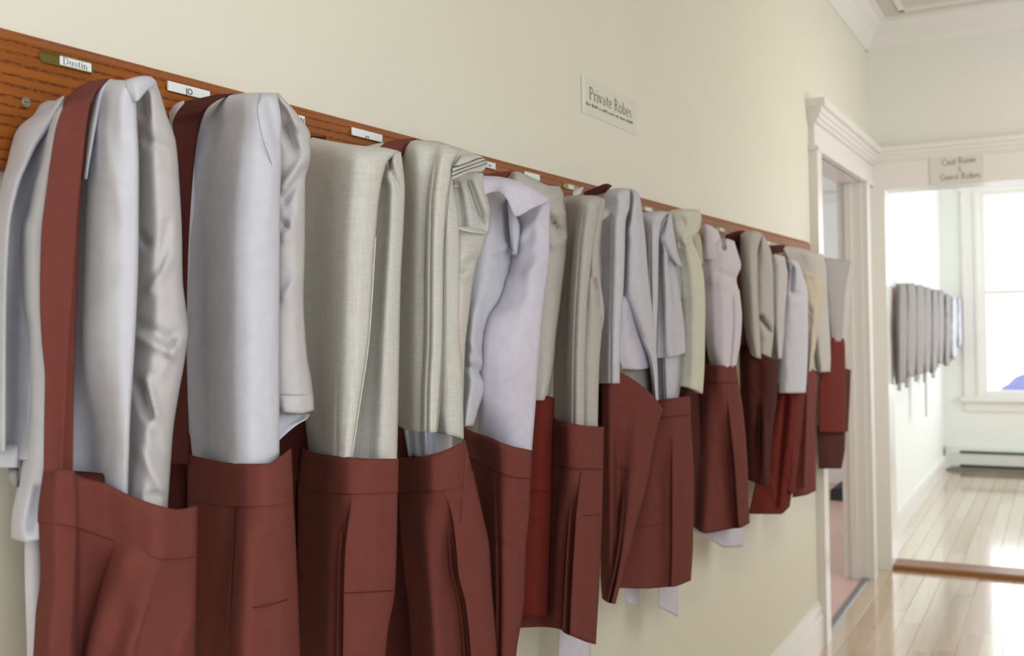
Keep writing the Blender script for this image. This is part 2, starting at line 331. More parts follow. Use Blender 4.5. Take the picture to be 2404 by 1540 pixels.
# end doorway casing
d2 = empty('door_2', (0.07, 5.72, 0)); tag(d2, 'white cased opening into the far coat room', None, None, ST)
mb = MB(); mb.box(0.004, 0.085, 5.695, 5.72, 0, 2.0); mb.box(0.004, 0.028, 5.688, 5.695, 0, 2.0); mb.build('door_casing', M['trim'], d2)
mb = MB(); mb.box(1.03, 1.14, 5.695, 5.72, 0, 2.0); mb.build('door_casing', M['trim'], d2)
mb = MB(); mb.box(0.004, 1.16, 5.694, 5.72, 1.985, 2.125); mb.build('frieze_board', M['trim'], d2)
mb = MB()
for (dx, za, zb) in ((0.034, 2.125, 2.137), (0.042, 2.137, 2.155), (0.050, 2.155, 2.177), (0.060, 2.177, 2.20)): mb.box(0.002, 1.2, 5.72 - dx, 5.72, za, zb)
mb.build('cornice', M['trim'], d2)
MB().box(0.06, 0.085, 5.72, 5.90, 0, 2.0).build('jamb', M['trim'], d2); MB().box(1.03, 1.05, 5.72, 5.90, 0, 2.0).build('jamb', M['trim'], d2); MB().box(0.085, 1.03, 5.72, 5.90, 1.985, 2.0).build('jamb', M['trim'], d2)
MB().prism([(5.70, 0), (5.91, 0), (5.90, 0.020), (5.885, 0.024), (5.73, 0.024), (5.712, 0.018)], 'x', 0.085, 1.03).build('threshold', M['thr'], d2)
# floor with planks
tag(MB().box(-0.02, 2.2, -1.6, 5.9, -0.06, -0.012).build('floor', M['thr']), 'glossy pale oak strip floor of the corridor', None, None, ST)
fl = bpy.data.objects['floor']
tag(MB().box(-0.03, 2.4, 5.9, 9.7, -0.06, -0.012).build('floor', M['thr']), 'sunlit pale oak floor of the far coat room', None, None, ST)
fl2 = bpy.data.objects['floor.001']
def planks(par, x0, x1, y0, y1, wd):
    cache = {}
    x = x0; rnd = random.Random(5)
    while x < x1 - 0.01:
        y = y0 - rnd.uniform(0, 0.8)
        while y < y1:
            L = rnd.choice((0.9, 1.2, 1.5)); a = max(y, y0); b = min(y + L, y1)
            if b - a > 0.02:
                ln = round(b - a, 3); mi = rnd.randrange(4); key = (ln, mi)
                if key not in cache:
                    mb = MB(); e = 0.0008; g_ = 0.0006
                    mb.prism([(g_, -0.012), (wd - g_, -0.012), (wd - g_, -e), (wd - g_ - e, 0), (g_ + e, 0), (g_, -e)], 'y', g_, ln - g_)
                    o = mb.build('plank', M['pl'][mi], None); cache[key] = o.data
                else:
                    o = bpy.data.objects.new('plank', cache[key]); COL.objects.link(o)
                o.parent = par; o.location = (x, a, rnd.uniform(-0.0003, 0.0003))
            y += L
        x += wd
planks(fl, -0.0, 1.2, 2.6, 5.70, 0.083)
planks(fl2, -0.02, 1.8, 5.91, 9.6, 0.083)
# floor strip where planks are not laid out singly
MB().box(-0.0, 2.05, -1.6, 2.6, -0.012, 0.0).build('floor_strip', M['pl'][1], fl); MB().box(1.2, 2.05, 2.6, 5.7, -0.012, 0).build('floor_strip', M['pl'][1], fl)
MB().box(1.8, 2.4, 5.91, 9.6, -0.012, 0).build('floor_strip', M['pl'][0], fl2)
# far coat room shell
tag(MB().box(-0.17, -0.03, 5.9, 9.75, 0, 2.8).build('wall_coat_room_left', M['wall_pale']), 'pale wall of the far coat room behind its row of robes', None, None, ST)
wx0, wx1, wz0, wz1 = 0.27, 1.55, 0.62, 2.36
mb = MB(); mb.box(-0.03, wx0, 9.6, 9.75, 0, 2.8); mb.box(wx1, 2.4, 9.6, 9.75, 0, 2.8); mb.box(wx0, wx1, 9.6, 9.75, 0, wz0); mb.box(wx0, wx1, 9.6, 9.75, wz1, 2.8)
tag(mb.build('wall_coat_room_end', M['wall_pale']), 'pale end wall of the far coat room around its window', None, None, ST)
mb = MB(); mb.box(2.4, 2.5, 5.9, 6.2, 0, 2.8); mb.box(2.4, 2.5, 9.2, 9.75, 0, 2.8); mb.box(2.4, 2.5, 6.2, 9.2, 0, 0.65); mb.box(2.4, 2.5, 6.2, 9.2, 2.35, 2.8)
tag(mb.build('wall_coat_room_right', M['wall_pale']), 'pale right wall of the far coat room', None, None, ST)
tag(MB().box(-0.17, 2.5, 5.9, 9.75, 2.8, 2.9).build('ceiling', M['wall_white']), 'white ceiling of the far coat room', None, None, ST)
tag(MB().prism([(-0.03, 0), (-0.008, 0), (-0.008, 0.10), (-0.018, 0.125), (-0.03, 0.125)], 'y', 5.9, 9.6).build('baseboard_coat_room', M['trim']), 'white baseboard along the far coat room wall', None, None, ST)
win = empty('window_1', ((wx0 + wx1) / 2, 9.6, wz0)); tag(win, 'tall white sash window at the end of the far coat room, blown out by daylight', None, None, ST)
mb = MB(); mb.box(wx0 - 0.13, wx0, 9.572, 9.6, wz0 - 0.02, wz1 + 0.02); mb.box(wx0 - 0.03, wx0, 9.56, 9.575, wz0, wz1); mb.build('window_casing', M['trim'], win)
mb = MB(); mb.box(wx1, wx1 + 0.13, 9.572, 9.6, wz0 - 0.02, wz1 + 0.02); mb.build('window_casing', M['trim'], win)
mb = MB(); mb.box(wx0 - 0.15, wx1 + 0.15, 9.565, 9.6, wz1, wz1 + 0.14); mb.box(wx0 - 0.17, wx1 + 0.17, 9.545, 9.6, wz1 + 0.14, wz1 + 0.17); mb.build('window_head', M['trim'], win)
mb = MB(); mb.box(wx0 - 0.16, wx1 + 0.16, 9.54, 9.61, wz0 - 0.035, wz0); mb.box(wx0 - 0.13, wx1 + 0.13, 9.58, 9.6, wz0 - 0.12, wz0 - 0.035); mb.build('window_sill', M['trim'], win)
for (za, zb, yy, nm) in ((wz0, 1.51, 9.62, 'lower'), (1.49, wz1, 9.65, 'upper')):
    mb = MB(); mb.box(wx0, wx0 + 0.05, yy, yy + 0.03, za, zb); mb.box(wx1 - 0.05, wx1, yy, yy + 0.03, za, zb); mb.box(wx0 + 0.05, wx1 - 0.05, yy + 0.001, yy + 0.029, za, za + (0.055 if nm == 'lower' else 0.03)); mb.box(wx0 + 0.05, wx1 - 0.05, yy + 0.001, yy + 0.029, zb - (0.03 if nm == 'lower' else 0.045), zb)
    s_ = mb.build('sash', M['trim'], win); MB().box(wx0 + 0.05, wx1 - 0.05, yy + 0.012, yy + 0.016, za + 0.03, zb - 0.03).build('pane', M['glass'], s_)
# shrub outside the window
rnd = random.Random(3); n1, n2 = 14, 20; v = []; f = []
for i in range(n1):
    th = math.pi * i / (n1 - 1)
    for j in range(n2):
        ph = 2 * math.pi * j / n2; r = 1 + 0.12 * math.sin(3 * ph + i) + 0.08 * rnd.random()
        v.append((0.56 + 0.55 * r * math.sin(th) * math.cos(ph), 15 + 0.5 * r * math.sin(th) * math.sin(ph), -0.16 + 0.64 * r * math.cos(th)))
for i in range(n1 - 1):
    for j in range(n2): f.append((i * n2 + j, i * n2 + (j + 1) % n2, (i + 1) * n2 + (j + 1) % n2, (i + 1) * n2 + j))
tag(obj('shrub', v, f, M['far_shape'], None, True), 'rounded bluish shrub seen low outside the far window', 'shrub')
MBg = MB().box(-6, 8, 9.9, 30, -0.9, -0.8); tag(MBg.build('ground', M['wall_white']), 'pale ground outside the far window', None, None, ST)
# baseboard heater
h = empty('baseboard_heater', (0.9, 9.52, 0)); tag(h, 'long white electric baseboard heater under the far window', 'heater')
mb = MB(); mb.prism([(9.6, 0.03), (9.53, 0.03), (9.525, 0.045), (9.525, 0.15), (9.545, 0.185), (9.60, 0.19)], 'x', -0.005, 1.9); mb.build('heater_body', M['heater'], h)
MB().box(0.10, 1.8, 9.515, 9.53, 0.150, 0.168).build('heater_slot', M['dark'], h); MB().box(0.10, 1.8, 9.515, 9.53, 0.03, 0.052).build('heater_slot', M['dark'], h)
MB().box(-0.015, 0.02, 9.512, 9.6, 0.02, 0.195).build('end_cap', M['heater'], h)
# side room
mb = MB().box(-2.6, -0.11, 3.6, 8.6, -0.05, -0.002); mb.box(-0.11, -0.004, DY0, DY1, -0.05, -0.002)
tag(mb.build('floor', M['pinkfloor']), 'pinkish floor seen through the side doorway', None, None, ST)
mb = MB(); mb.box(-2.6, -0.17, 8.5, 8.6, 0, 2.8); mb.box(-2.6, -2.5, 3.6, 5.6, 0, 2.8); mb.box(-2.6, -2.5, 7.8, 8.5, 0, 2.8); mb.box(-2.6, -2.5, 5.6, 7.8, 0, 0.85); mb.box(-2.6, -2.5, 5.6, 7.8, 2.35, 2.8); mb.box(-2.6, -0.17, 3.5, 3.6, 0, 2.8)
tag(mb.build('wall_side_room', M['wall_white']), 'white wall of the room beyond the side doorway', None, None, ST)
tag(MB().box(-2.6, -0.17, 3.5, 8.6, 2.8, 2.9).build('ceiling', M['wall_white']), 'white ceiling of the side room', None, None, ST)
tag(MB().box(-2.5, -0.17, 8.47, 8.5, 0, 0.14).build('baseboard_side_room', M['trim']), 'white baseboard seen through the side doorway', None, None, ST)
wn = empty('window_2', (-0.55, 8.5, 1.2)); tag(wn, 'narrow white window frame glimpsed through the side doorway', None, None, ST)
mb = MB()
for (a, b_, c_, d_) in ((-1.15, -1.09, 0.9, 2.3), (-0.25, -0.19, 0.9, 2.3), (-1.09, -0.25, 0.9, 0.97), (-1.09, -0.25, 2.24, 2.3), (-1.09, -0.25, 1.56, 1.62)): mb.box(a, b_, 8.45, 8.5, c_, d_)
mb.build('window_frame', M['trim'], wn); MB().box(-1.09, -0.25, 8.488, 8.494, 0.97, 2.24).build('pane', M['card'], wn)
fb = empty('floor_cushion', (-0.42, 7.9, 0)); tag(fb, 'black box-shaped cushion on the pink floor beyond the side doorway', 'cushion')
MB().prism([(-0.62, 0.0), (-0.18, 0.0), (-0.18, 0.07), (-0.2, 0.09), (-0.6, 0.09), (-0.62, 0.07)], 'y', 7.7, 8.2).build('cushion_pad', M['dark'], fb)

# ------------------------------------------------------------------ coat rail
rail = empty('coat_rail', (0.01, 2.2, 1.493)); tag(rail, 'long orange oak board with hooks and name cards screwed to the cream wall', 'coat rail')
RZ0, RZ1 = 1.493, 1.629
MB().prism([(0.001, RZ0), (0.018, RZ0), (0.021, RZ0 + 0.004), (0.021, RZ1 - 0.011), (0.017, RZ1 - 0.006), (0.013, RZ1 - 0.004), (0.009, RZ1), (0.001, RZ1)], 'y', 0.25, 4.17).build('rail_board', M['oak'], rail)
def hook(y):
    z = 1.548; mb = MB()
    mb.box(0.0205, 0.024, y - 0.010, y + 0.010, z - 0.03, z + 0.02)
    pts = [(0.023, y, z + 0.008), (0.04, y, z + 0.0), (0.062, y, z + 0.004), (0.074, y, z + 0.018)]
    mb.tube(pts, [0.005, 0.0045, 0.0045, 0.006], 8); return mb.build('coat_hook', M['metal'], rail, True)
hy = [0.78, 0.93, 1.09, 1.26, 1.43, 1.60, 1.78, 1.95, 2.12, 2.30, 2.48, 2.66, 2.84, 3.02, 3.2, 3.4, 3.6, 3.8, 4.0]
for y in hy: hook(y)
sp = P(60, 240, 0.022); v = []; 
mb = MB(); ring = [(sp[1] + 0.0048 * math.cos(a), sp[2] + 0.0048 * math.sin(a)) for a in np.linspace(0, 2 * math.pi, 20, endpoint=False)]
mb.prism(ring, 'x', 0.0205, 0.0228); ring2 = [(sp[1] + (p[0] - sp[1]) * 0.8, sp[2] + (p[1] - sp[2]) * 0.8) for p in ring]; mb.prism(ring2, 'x', 0.0228, 0.0234)
scr = mb.build('screw', M['metal'], rail, False); MB().box(0.0233, 0.0236, sp[1] - 0.0035, sp[1] + 0.0035, sp[2] - 0.0004, sp[2] + 0.0004).build('screw_slot', M['dark'], scr)

# stroke lettering with serifs (drawn as thin raised ribbons)
def arc(cx, cy, rx, ry, a0, a1, n=12): return [(cx + rx * math.cos(math.radians(a0 + (a1 - a0) * i / n)), cy + ry * math.sin(math.radians(a0 + (a1 - a0) * i / n))) for i in range(n + 1)]
TK, TN = 0.11, 0.05
G = {
 'D': (0.78, [([(0.16, 0), (0.16, 1)], TK), ([(0.02, 0), (0.34, 0)], TN), ([(0.02, 1), (0.34, 1)], TN), (arc(0.30, 0.5, 0.36, 0.49, 90, -90), TK * 0.8)]),
 'P': (0.66, [([(0.16, 0), (0.16, 1)], TK), ([(0.02, 0), (0.32, 0)], TN), ([(0.02, 1), (0.32, 1)], TN), (arc(0.28, 0.74, 0.28, 0.25, 90, -90), TK * 0.8), ([(0.16, 0.49), (0.3, 0.49)], TN)]),
 'R': (0.76, [([(0.16, 0), (0.16, 1)], TK), ([(0.02, 0), (0.32, 0)], TN), ([(0.02, 1), (0.32, 1)], TN), (arc(0.28, 0.76, 0.26, 0.23, 90, -90), TK * 0.8), ([(0.16, 0.52), (0.3, 0.52)], TN), ([(0.32, 0.52), (0.62, 0.02)], TK * .8), ([(0.56, 0.0), (0.74, 0.0)], TN)]),
 'C': (0.76, [(arc(0.40, 0.5, 0.34, 0.5, 50, 310, 18), TK * 0.8), ([(0.64, 0.98), (0.64, 0.74)], TN)]),
 'G': (0.80, [(arc(0.40, 0.5, 0.34, 0.5, 50, 320, 18), TK * 0.8), ([(0.64, 0.98), (0.64, 0.74)], TN), ([(0.66, 0.0), (0.66, 0.42)], TK), ([(0.52, 0.42), (0.78, 0.42)], TN)]),
 '&': (0.8, [(arc(0.36, 0.76, 0.17, 0.22, -60, 230, 14), TN), ([(0.24, 0.62), (0.70, 0.02)], TK), (arc(0.32, 0.26, 0.24, 0.27, 110, 320, 12), TN), ([(0.5, 0.1), (0.72, 0.45)], TN)]),
 'i': (0.30, [([(0.16, 0), (0.16, 0.62)], TK), ([(0.04, 0), (0.28, 0)], TN), ([(0.04, 0.62), (0.16, 0.62)], TN), ([(0.15, 0.86), (0.15, 0.97)], TK)]),
 'n': (0.60, [([(0.14, 0), (0.14, 0.62)], TK), ([(0.02, 0), (0.26, 0)], TN), ([(0.02, 0.62), (0.14, 0.62)], TN), (arc(0.29, 0.42, 0.15, 0.2, 160, 0, 8), TN), ([(0.44, 0.42), (0.44, 0)], TK), ([(0.33, 0), (0.56, 0)], TN)]),
 'm': (0.90, [([(0.14, 0), (0.14, 0.62)], TK), ([(0.02, 0), (0.26, 0)], TN), (arc(0.29, 0.42, 0.15, 0.2, 160, 0, 8), TN), ([(0.44, 0.42), (0.44, 0)], TK), ([(0.34, 0), (0.54, 0)], TN), (arc(0.59, 0.42, 0.15, 0.2, 160, 0, 8), TN), ([(0.74, 0.42), (0.74, 0)], TK), ([(0.64, 0), (0.86, 0)], TN)]),
 'u': (0.62, [([(0.14, 0.62), (0.14, 0.2)], TK), ([(0.02, 0.62), (0.14, 0.62)], TN), (arc(0.29, 0.2, 0.15, 0.2, 180, 340, 8), TN), ([(0.46, 0.62), (0.46, 0)], TK), ([(0.34, 0.62), (0.46, 0.62)], TN), ([(0.46, 0), (0.58, 0)], TN)]),
 's': (0.46, [(arc(0.22, 0.46, 0.14, 0.15, 30, 250, 10), TN * 1.3), ([(0.14, 0.36), (0.32, 0.26)], TK), (arc(0.23, 0.16, 0.14, 0.16, 60, -150, 10), TN * 1.3)]),
 't': (0.40, [([(0.18, 0.1), (0.18, 0.82)], TK), ([(0.02, 0.62), (0.34, 0.62)], TN), (arc(0.27, 0.1, 0.09, 0.1, 180, 320, 6), TN)]),
 'r': (0.44, [([(0.14, 0), (0.14, 0.62)], TK), ([(0.02, 0), (0.28, 0)], TN), ([(0.02, 0.62), (0.14, 0.62)], TN), (arc(0.29, 0.42, 0.15, 0.18, 165, 50, 6), TN), ([(0.37, 0.5), (0.38, 0.6)], TK * .8)]),
 'v': (0.56, [([(0.10, 0.62), (0.28, 0.0)], TK), ([(0.28, 0), (0.46, 0.62)], TN), ([(0.0, 0.62), (0.2, 0.62)], TN), ([(0.36, 0.62), (0.56, 0.62)], TN)]),
 'a': (0.54, [(arc(0.24, 0.42, 0.15, 0.2, 150, 0, 8), TN), ([(0.39, 0.42), (0.39, 0.05)], TK), (arc(0.23, 0.19, 0.16, 0.18, 60, 320, 12), TN * 1.4), ([(0.39, 0.03), (0.5, 0.03)], TN)]),
 'e': (0.52, [(arc(0.26, 0.31, 0.19, 0.31, 0, 310, 16), TK * .75), ([(0.08, 0.32), (0.45, 0.32)], TN)]),
 'o': (0.56, [(arc(0.27, 0.31, 0.20, 0.31, 0, 360, 18), TK * .8)]),
 'b': (0.60, [([(0.14, 0), (0.14, 1)], TK), ([(0.02, 1), (0.14, 1)], TN), (arc(0.30, 0.31, 0.19, 0.30, 150, -150, 14), TK * .75)]),
 ' ': (0.32, []),
}
def stroke_text(name, txt, origin, ux, uz, hgt, mt, parent, nrm, xs=1.0):
    ux = np.array(ux, float); uz = np.array(uz, float); nrm = np.array(nrm, float); origin = np.array(origin, float)
    mb = MB(); cx = 0.0
    for ch in txt:
        wd, st = G[ch]
        for pts, tw in st:
            k = len(pts); L = []; Rr = []
            for i in range(k):
                a = np.array(pts[max(i - 1, 0)]); b = np.array(pts[min(i + 1, k - 1)]); tdir = (b - a) / (np.linalg.norm(b - a) + 1e-9); n_ = np.array([-tdir[1], tdir[0]])
                p = np.array(pts[i]); L.append(p + n_ * tw / 2); Rr.append(p - n_ * tw / 2)
            vv = []
            for q in (L, Rr):
                for p in q: vv.append(origin + ux * hgt * xs * (cx + p[0]) + uz * hgt * p[1] + nrm * 0.0002)
            mb.add(vv, [(i, i + 1, k + i + 1, k + i) for i in range(k - 1)])
        cx += wd
    return mb.build(name, mt, parent), cx * hgt * xs
def font_text(name, txt, loc, size, mt, parent):
    c = bpy.data.curves.new(name, 'FONT'); c.body = txt; c.size = size; c.extrude = 0.0001; c.materials.append(mt); c.align_x = 'CENTER'; c.align_y = 'CENTER'
    o0 = bpy.data.objects.new(name, c); COL.objects.link(o0); bpy.context.view_layer.update()
    me = bpy.data.meshes.new_from_object(o0); bpy.data.objects.remove(o0); o = bpy.data.objects.new(name, me); COL.objects.link(o)
    mm = Matrix(((0, 0, 1, 0), (1, 0, 0, 0), (0, 1, 0, 0), (0, 0, 0, 1))); mm.translation = Vector(loc) - rail.location
    o.parent = parent; o.matrix_local = mm; return o
UY_, UZ_ = (0, 1, 0), (0, 0, 1)
def holder(pl, pr, h, card=None, brass=True, lab=None):
    a = P(pl[0], pl[1], 0.0225); b = P(pr[0], pr[1], 0.0225); y0, y1 = a[1], b[1]; zc = (a[2] + b[2]) / 2; hh = h / 2
    prof = [(y0, zc), (y0 + 0.004, zc + hh), (y1 - 0.004, zc + hh), (y1, zc), (y1 - 0.004, zc - hh), (y0 + 0.004, zc - hh)]
    mb = MB().prism(prof, 'x', 0.0205, 0.0222); mb.box(0.0222, 0.0236, y0 + 0.005, y1 - 0.005, zc - hh, zc - hh + 0.0016); mb.box(0.0222, 0.0232, y0 + 0.005, y1 - 0.005, zc + hh - 0.0012, zc + hh)
    o = mb.build('label_holder', M['brass'], rail)
    if card:
        c0, c1 = P(card[0], pl[1], 0.0225)[1], P(card[1], pr[1], 0.0225)[1]
        MB().box(0.0222, 0.0240 if not brass else 0.0229, c0, c1, zc - hh + (0.0016 if brass else 0.0008), zc + hh + (0.0002 if brass else 0.001)).build('name_card', M['card'], o)
    return o, y0, y1, zc
o, y0, y1, zc = holder((90, 129), (223, 163), 0.0118, (140, 214))
c0 = P(147, 150, 0.0230); c1 = P(206, 165, 0.0230)
_, wdt = stroke_text('name_lettering', 'Dustin', (0.0231, c0[1], zc - 0.0027), UY_, UZ_, 0.0066, M['ink'], rail, (1, 0, 0), xs=(c1[1] - c0[1]) / (0.0066 * 3.16))
o, y0, y1, zc = holder((389, 203), (494, 227), 0.0105, (393, 491), brass=False)
font_text('name_lettering', 'JO', (0.0243, P(444, 216, 0.024)[1], P(444, 216, 0.024)[2]), 0.0098, M['inkd'], rail)
o, y0, y1, zc = holder((615, 262), (716, 284), 0.0105, (618, 714), brass=False)
font_text('name_lettering', 'ON', (0.0243, P(705, 283, 0.024)[1], P(705, 283, 0.024)[2]), 0.0105, M['inkd'], rail)
o, y0, y1, zc = holder((822, 308), (898, 328), 0.0105, (825, 896), brass=False)
font_text('name_lettering', 'JANE', (0.0243, P(862, 322, 0.024)[1], P(862, 322, 0.024)[2]), 0.0045, M['ink'], rail)
o, y0, y1, zc = holder((1090, 375), (1164, 392), 0.0105, (1092, 1162), brass=False)
font_text('name_lettering', 'RIA', (0.0243, P(1150, 389, 0.024)[1], P(1150, 389, 0.024)[2]), 0.0060, M['inkl'], rail)
holder((1229, 408), (1268, 421), 0.0105, (1231, 1266), brass=False)
holder((1322, 434), (1360, 445), 0.0115, (1334, 1347)); holder((1680, 535), (1705, 543), 0.0115, (1690, 1698)); holder((1795, 567), (1826, 577), 0.0115, (1800, 1808)); holder((1508, 487), (1535, 496), 0.0115, (1515, 1530))

# wall sign
sg = empty('wall_sign', P(1430, 245, 0.003)); tag(sg, 'small printed paper sign taped to the cream wall above the rail, reading Private Robes', 'sign')
c = unx([1366, 1376, 1498, 1493], [261, 179, 241, 316], [0.003] * 4)
y0 = (c[0][1] + c[1][1]) / 2; y1 = (c[2][1] + c[3][1]) / 2; z0 = (c[0][2] + c[3][2]) / 2; z1 = (c[1][2] + c[2][2]) / 2
tilt = ((c[3][2] - c[0][2]) + (c[2][2] - c[1][2])) / 2 / (y1 - y0); ux = np.array([0, 1, tilt]); ux /= np.linalg.norm(ux); uz = np.array([0, -ux[2], ux[1]]); cc = np.array([0.0, (y0 + y1) / 2, (z0 + z1) / 2]); W_ = (y1 - y0) / 2; H_ = (z1 - z0) / 2
def plate(x0, x1, ww, hh, cy=0.0):
    v = [cc + np.array([x, 0, 0]) + ux * (a * ww + cy) + uz * b * hh for x in (x0, x1) for a, b in ((-1, -1), (1, -1), (1, 1), (-1, 1))]
    return v, [(0, 1, 2, 3), (4, 7, 6, 5), (0, 4, 5, 1), (1, 5, 6, 2), (2, 6, 7, 3), (3, 7, 4, 0)]
v, f = plate(0.0004, 0.0012, W_, H_); obj('sign_paper', v, f, M['paper'], sg)
v, f = plate(0.0012, 0.0014, 0.008, H_ * 1.04, -W_); obj('clear_tape', v, f, mat('clear_tape', (236, 236, 226), rough=0.2, var=0.01), sg)
b0 = P(1383, 231, 0.0014); b1 = P(1483, 277, 0.0014); bl = b1 - b0; bl[0] = 0; Lb = np.linalg.norm(bl); bl /= Lb
nu = np.array([0, -bl[2], bl[1]]); hcap = P(1383, 203, 0.0014)[2] - b0[2]
tw = sum(G[ch][0] for ch in 'Private Robes')
stroke_text('sign_lettering', 'Private Robes', b0, bl, nu, hcap, M['ink'], sg, (1, 0, 0), xs=Lb / (tw * hcap))
mb = MB(); b0 = P(1376, 245, 0.0016); b1 = P(1486, 292, 0.0016); n = 46; rnd = random.Random(2)
for i in range(n):
    if i in (4, 11, 14, 20, 27, 31, 38): continue
    p = b0 + (b1 - b0) * i / n; q = b0 + (b1 - b0) * (i + 0.62) / n; hh = 0.0045 if rnd.random() < 0.6 else 0.0065
    mb.add([p, q, q + np.array([0, 0, hh]), p + np.array([0, 0, hh])], [(0, 1, 2, 3)])
mb.build('small_print', M['ink'], sg)
# far sign over the end doorway
s2 = empty('doorway_sign', uny([2250], [385], [5.69])[0]); tag(s2, 'blurred paper sign on the lintel of the far doorway, reading Coat Room & Guest Robes', 'sign')
c = uny([2182, 2308, 2308, 2182], [352, 340, 428, 440], [5.69] * 4)
x0, x1, z0, z1 = c[0][0], c[1][0], (c[2][2] + c[3][2]) / 2, (c[0][2] + c[1][2]) / 2
MB().box(x0, x1, 5.689, 5.693, max(z0, 1.99), z1).build('sign_paper', M['paper'], s2)
for txt, (pa, pb), h_ in (('Coat Room', ((2211, 389), (2292, 379)), 0.030), ('&', ((2249, 403), (2257, 402)), 0.028), ('Guest Robes', ((2207, 424), (2303, 416)), 0.030)):
    a = uny([pa[0]], [pa[1]], [5.688])[0]; b = uny([pb[0]], [pb[1]], [5.688])[0]; d_ = b - a; L_ = np.linalg.norm(d_); d_ /= L_
    tw = sum(G[ch][0] for ch in txt); stroke_text('sign_lettering', txt, a, d_, np.array([0, 0, 1.0]), h_, M['ink'], s2, (0, -1, 0), xs=L_ / (tw * h_))
# ------------------------------------------------------------------ garments
g, wm, lv, ln, mr, m2, m3 = M['grey'], M['warm'], M['lav'], M['linen'], M['mar'], M['mar2'], M['mar3']
# ===== A (nearest)
A = robe(240, 230, 'nearest light grey robe with long wrinkled sleeve, behind the wide maroon strap')
sheet(A, 'back_panel', g, [(236, [100, 128, 160]), (300, [62, 95, 130]), (420, [30, 70, 105]), (600, [12, 50, 90]), (850, [8, 40, 80]), (1040, [6, 35, 75]), (1080, [0, 30, 70])], [2.5, 5.5, 9], wr=0.3, er=0)
sheet(A, 'front_edge', g, [([250, 232, 224], [128, 138, 152]), (274, [74, 100, 132]), (306, [39, 72, 112]), (340, [27, 55, 88]), (390, [15, 40, 64]), (417, [7, 28, 52]), (538, [-10, 6, 24]), (700, [-20, 0, 16]), (900, [-24, -3, 14]), (1062, [-26, -5, 13])], [3.5, 6.5, 8.5], wr=0.2, er=1.0)
sheet(A, 'inner_sleeve', g, [([262, 254, 248], [126, 136, 152]), (310, [108, 122, 140]), (370, [95, 110, 128]), (440, [70, 95, 120]), (560, [48, 78, 110]), (700, [49, 80, 110]), (780, [58, 84, 112]), (890, [58, 88, 118]), (1045, [51, 85, 118]), (1133, [42, 78, 115]), (1220, [27, 62, 112]), ([1266, 1272, 1264], [25, 60, 108])], [6.5, 10.5, 11.6], wr=0.25, el=1.2,
      dents=[(75, 330, 60, 500, 16, -1.2), (88, 1150, 70, 1240, 10, -1.2)])
sheet(A, 'hem_lining', g, [(1040, [-10, 20, 48]), (1075, [-10, 18, 46]), (1098, [-10, 16, 44])], [5, 6, 7], wr=0.15)
sheet(A, 'care_tag', M['dgrey'], [(1095, [20, 32, 44]), (1120, [20, 32, 44]), ([1128, 1140, 1146], [22, 32, 44])], [5.5, 6, 6.5], wr=0.05, t=0.001)
sheet(A, 'white_lining', M['white'], [(1240, [58, 75, 100]), (1330, [58, 78, 104]), (1450, [61, 80, 104]), (1560, [64, 82, 104]), (1720, [66, 84, 106])], [7, 8, 8.5], wr=0.08)
sheet(A, 'front_panel', g, [([214, 196, 188, 188, 206], [226, 245, 272, 300, 318]), (250, [205, 232, 262, 295, 320]), (400, [190, 222, 262, 297, 326]), (600, [176, 215, 258, 295, 325]), (800, [168, 212, 255, 290, 317]), (1000, [163, 210, 250, 281, 305]), ([1120, 1140, 1152, 1165, 1178], [163, 208, 245, 275, 300])],
      [[9, 13, 15.5, 17, 17]] * 2 + [[8.5, 13, 15.8, 17.2, 17.6]] * 3 + [[8, 10.2, 14.0, 16.4, 17.4], [7.5, 9.0, 12.4, 14.0, 14.6]], wr=0.22, er=1.2, ew=10, t=0.015,
      dents=[(215, 760, 300, 640, 26, 0.25), (240, 300, 290, 520, 18, 0.2)])
sheet(A, 'collar_fold', g, [([190, 186, 186], [250, 258, 268]), (215, [222, 232, 246]), (260, [212, 222, 234]), (340, [203, 210, 218]), (420, [197, 200, 204])], [9.8, 13.0, 13.6], wr=0.1, er=0.5, ew=6, t=0.003)
sheet(A, 'sleeve', wm, [([205, 185, 178, 180, 190], [312, 326, 340, 355, 366]), (222, [312, 332, 352, 366, 377]), (265, [312, 338, 358, 375, 390]), (335, [312, 340, 368, 392, 413]), (430, [312, 342, 372, 400, 421]), (545, [312, 345, 378, 406, 427]), (656, [310, 345, 378, 408, 429]), (720, [308, 345, 378, 412, 436]), (773, [306, 340, 375, 415, 442]), (831, [303, 335, 370, 412, 436]), (928, [298, 330, 362, 398, 419]), (1006, [294, 325, 355, 385, 407]), (1100, [290, 320, 350, 380, 400]), (1215, [290, 318, 345, 375, 392])],
      [11.5, 14.2, 15.8, 15.4, 13.6], wr=0.2, vf=1.5, er=1.0, t=0.012,
      dents=[(322, 790, 404, 828, 13, 0.8), (404, 828, 441, 784, 12, 0.7), (326, 764, 396, 796, 15, -0.8), (396, 796, 430, 770, 10, -0.3), (322, 905, 350, 975, 12, -1.1), (345, 890, 368, 975, 10, 0.9), (330, 555, 342, 570, 11, -0.9), (412, 590, 352, 680, 10, 0.55), (395, 520, 372, 640, 9, -0.5),
             (335, 225, 335, 265, 14, -1.6), (345, 330, 395, 350, 12, -0.5), (375, 880, 420, 800, 10, 0.5), (335, 1060, 380, 1150, 14, 0.8), (360, 1020, 395, 1090, 9, -0.6), (350, 1165, 390, 1160, 7, -0.8)])
sheet(A, 'shoulder_fold', g, [([190, 181, 178, 181, 188], [290, 318, 338, 354, 365]), ([212, 203, 196, 190, 192], [298, 322, 340, 356, 367]), ([240, 236, 218, 204, 200], [312, 324, 340, 356, 369])], [16.8, 17.7, 17.4, 16.6, 15.2], wr=0.15, er=0.6, t=0.004, tr=1.4, trp=16)
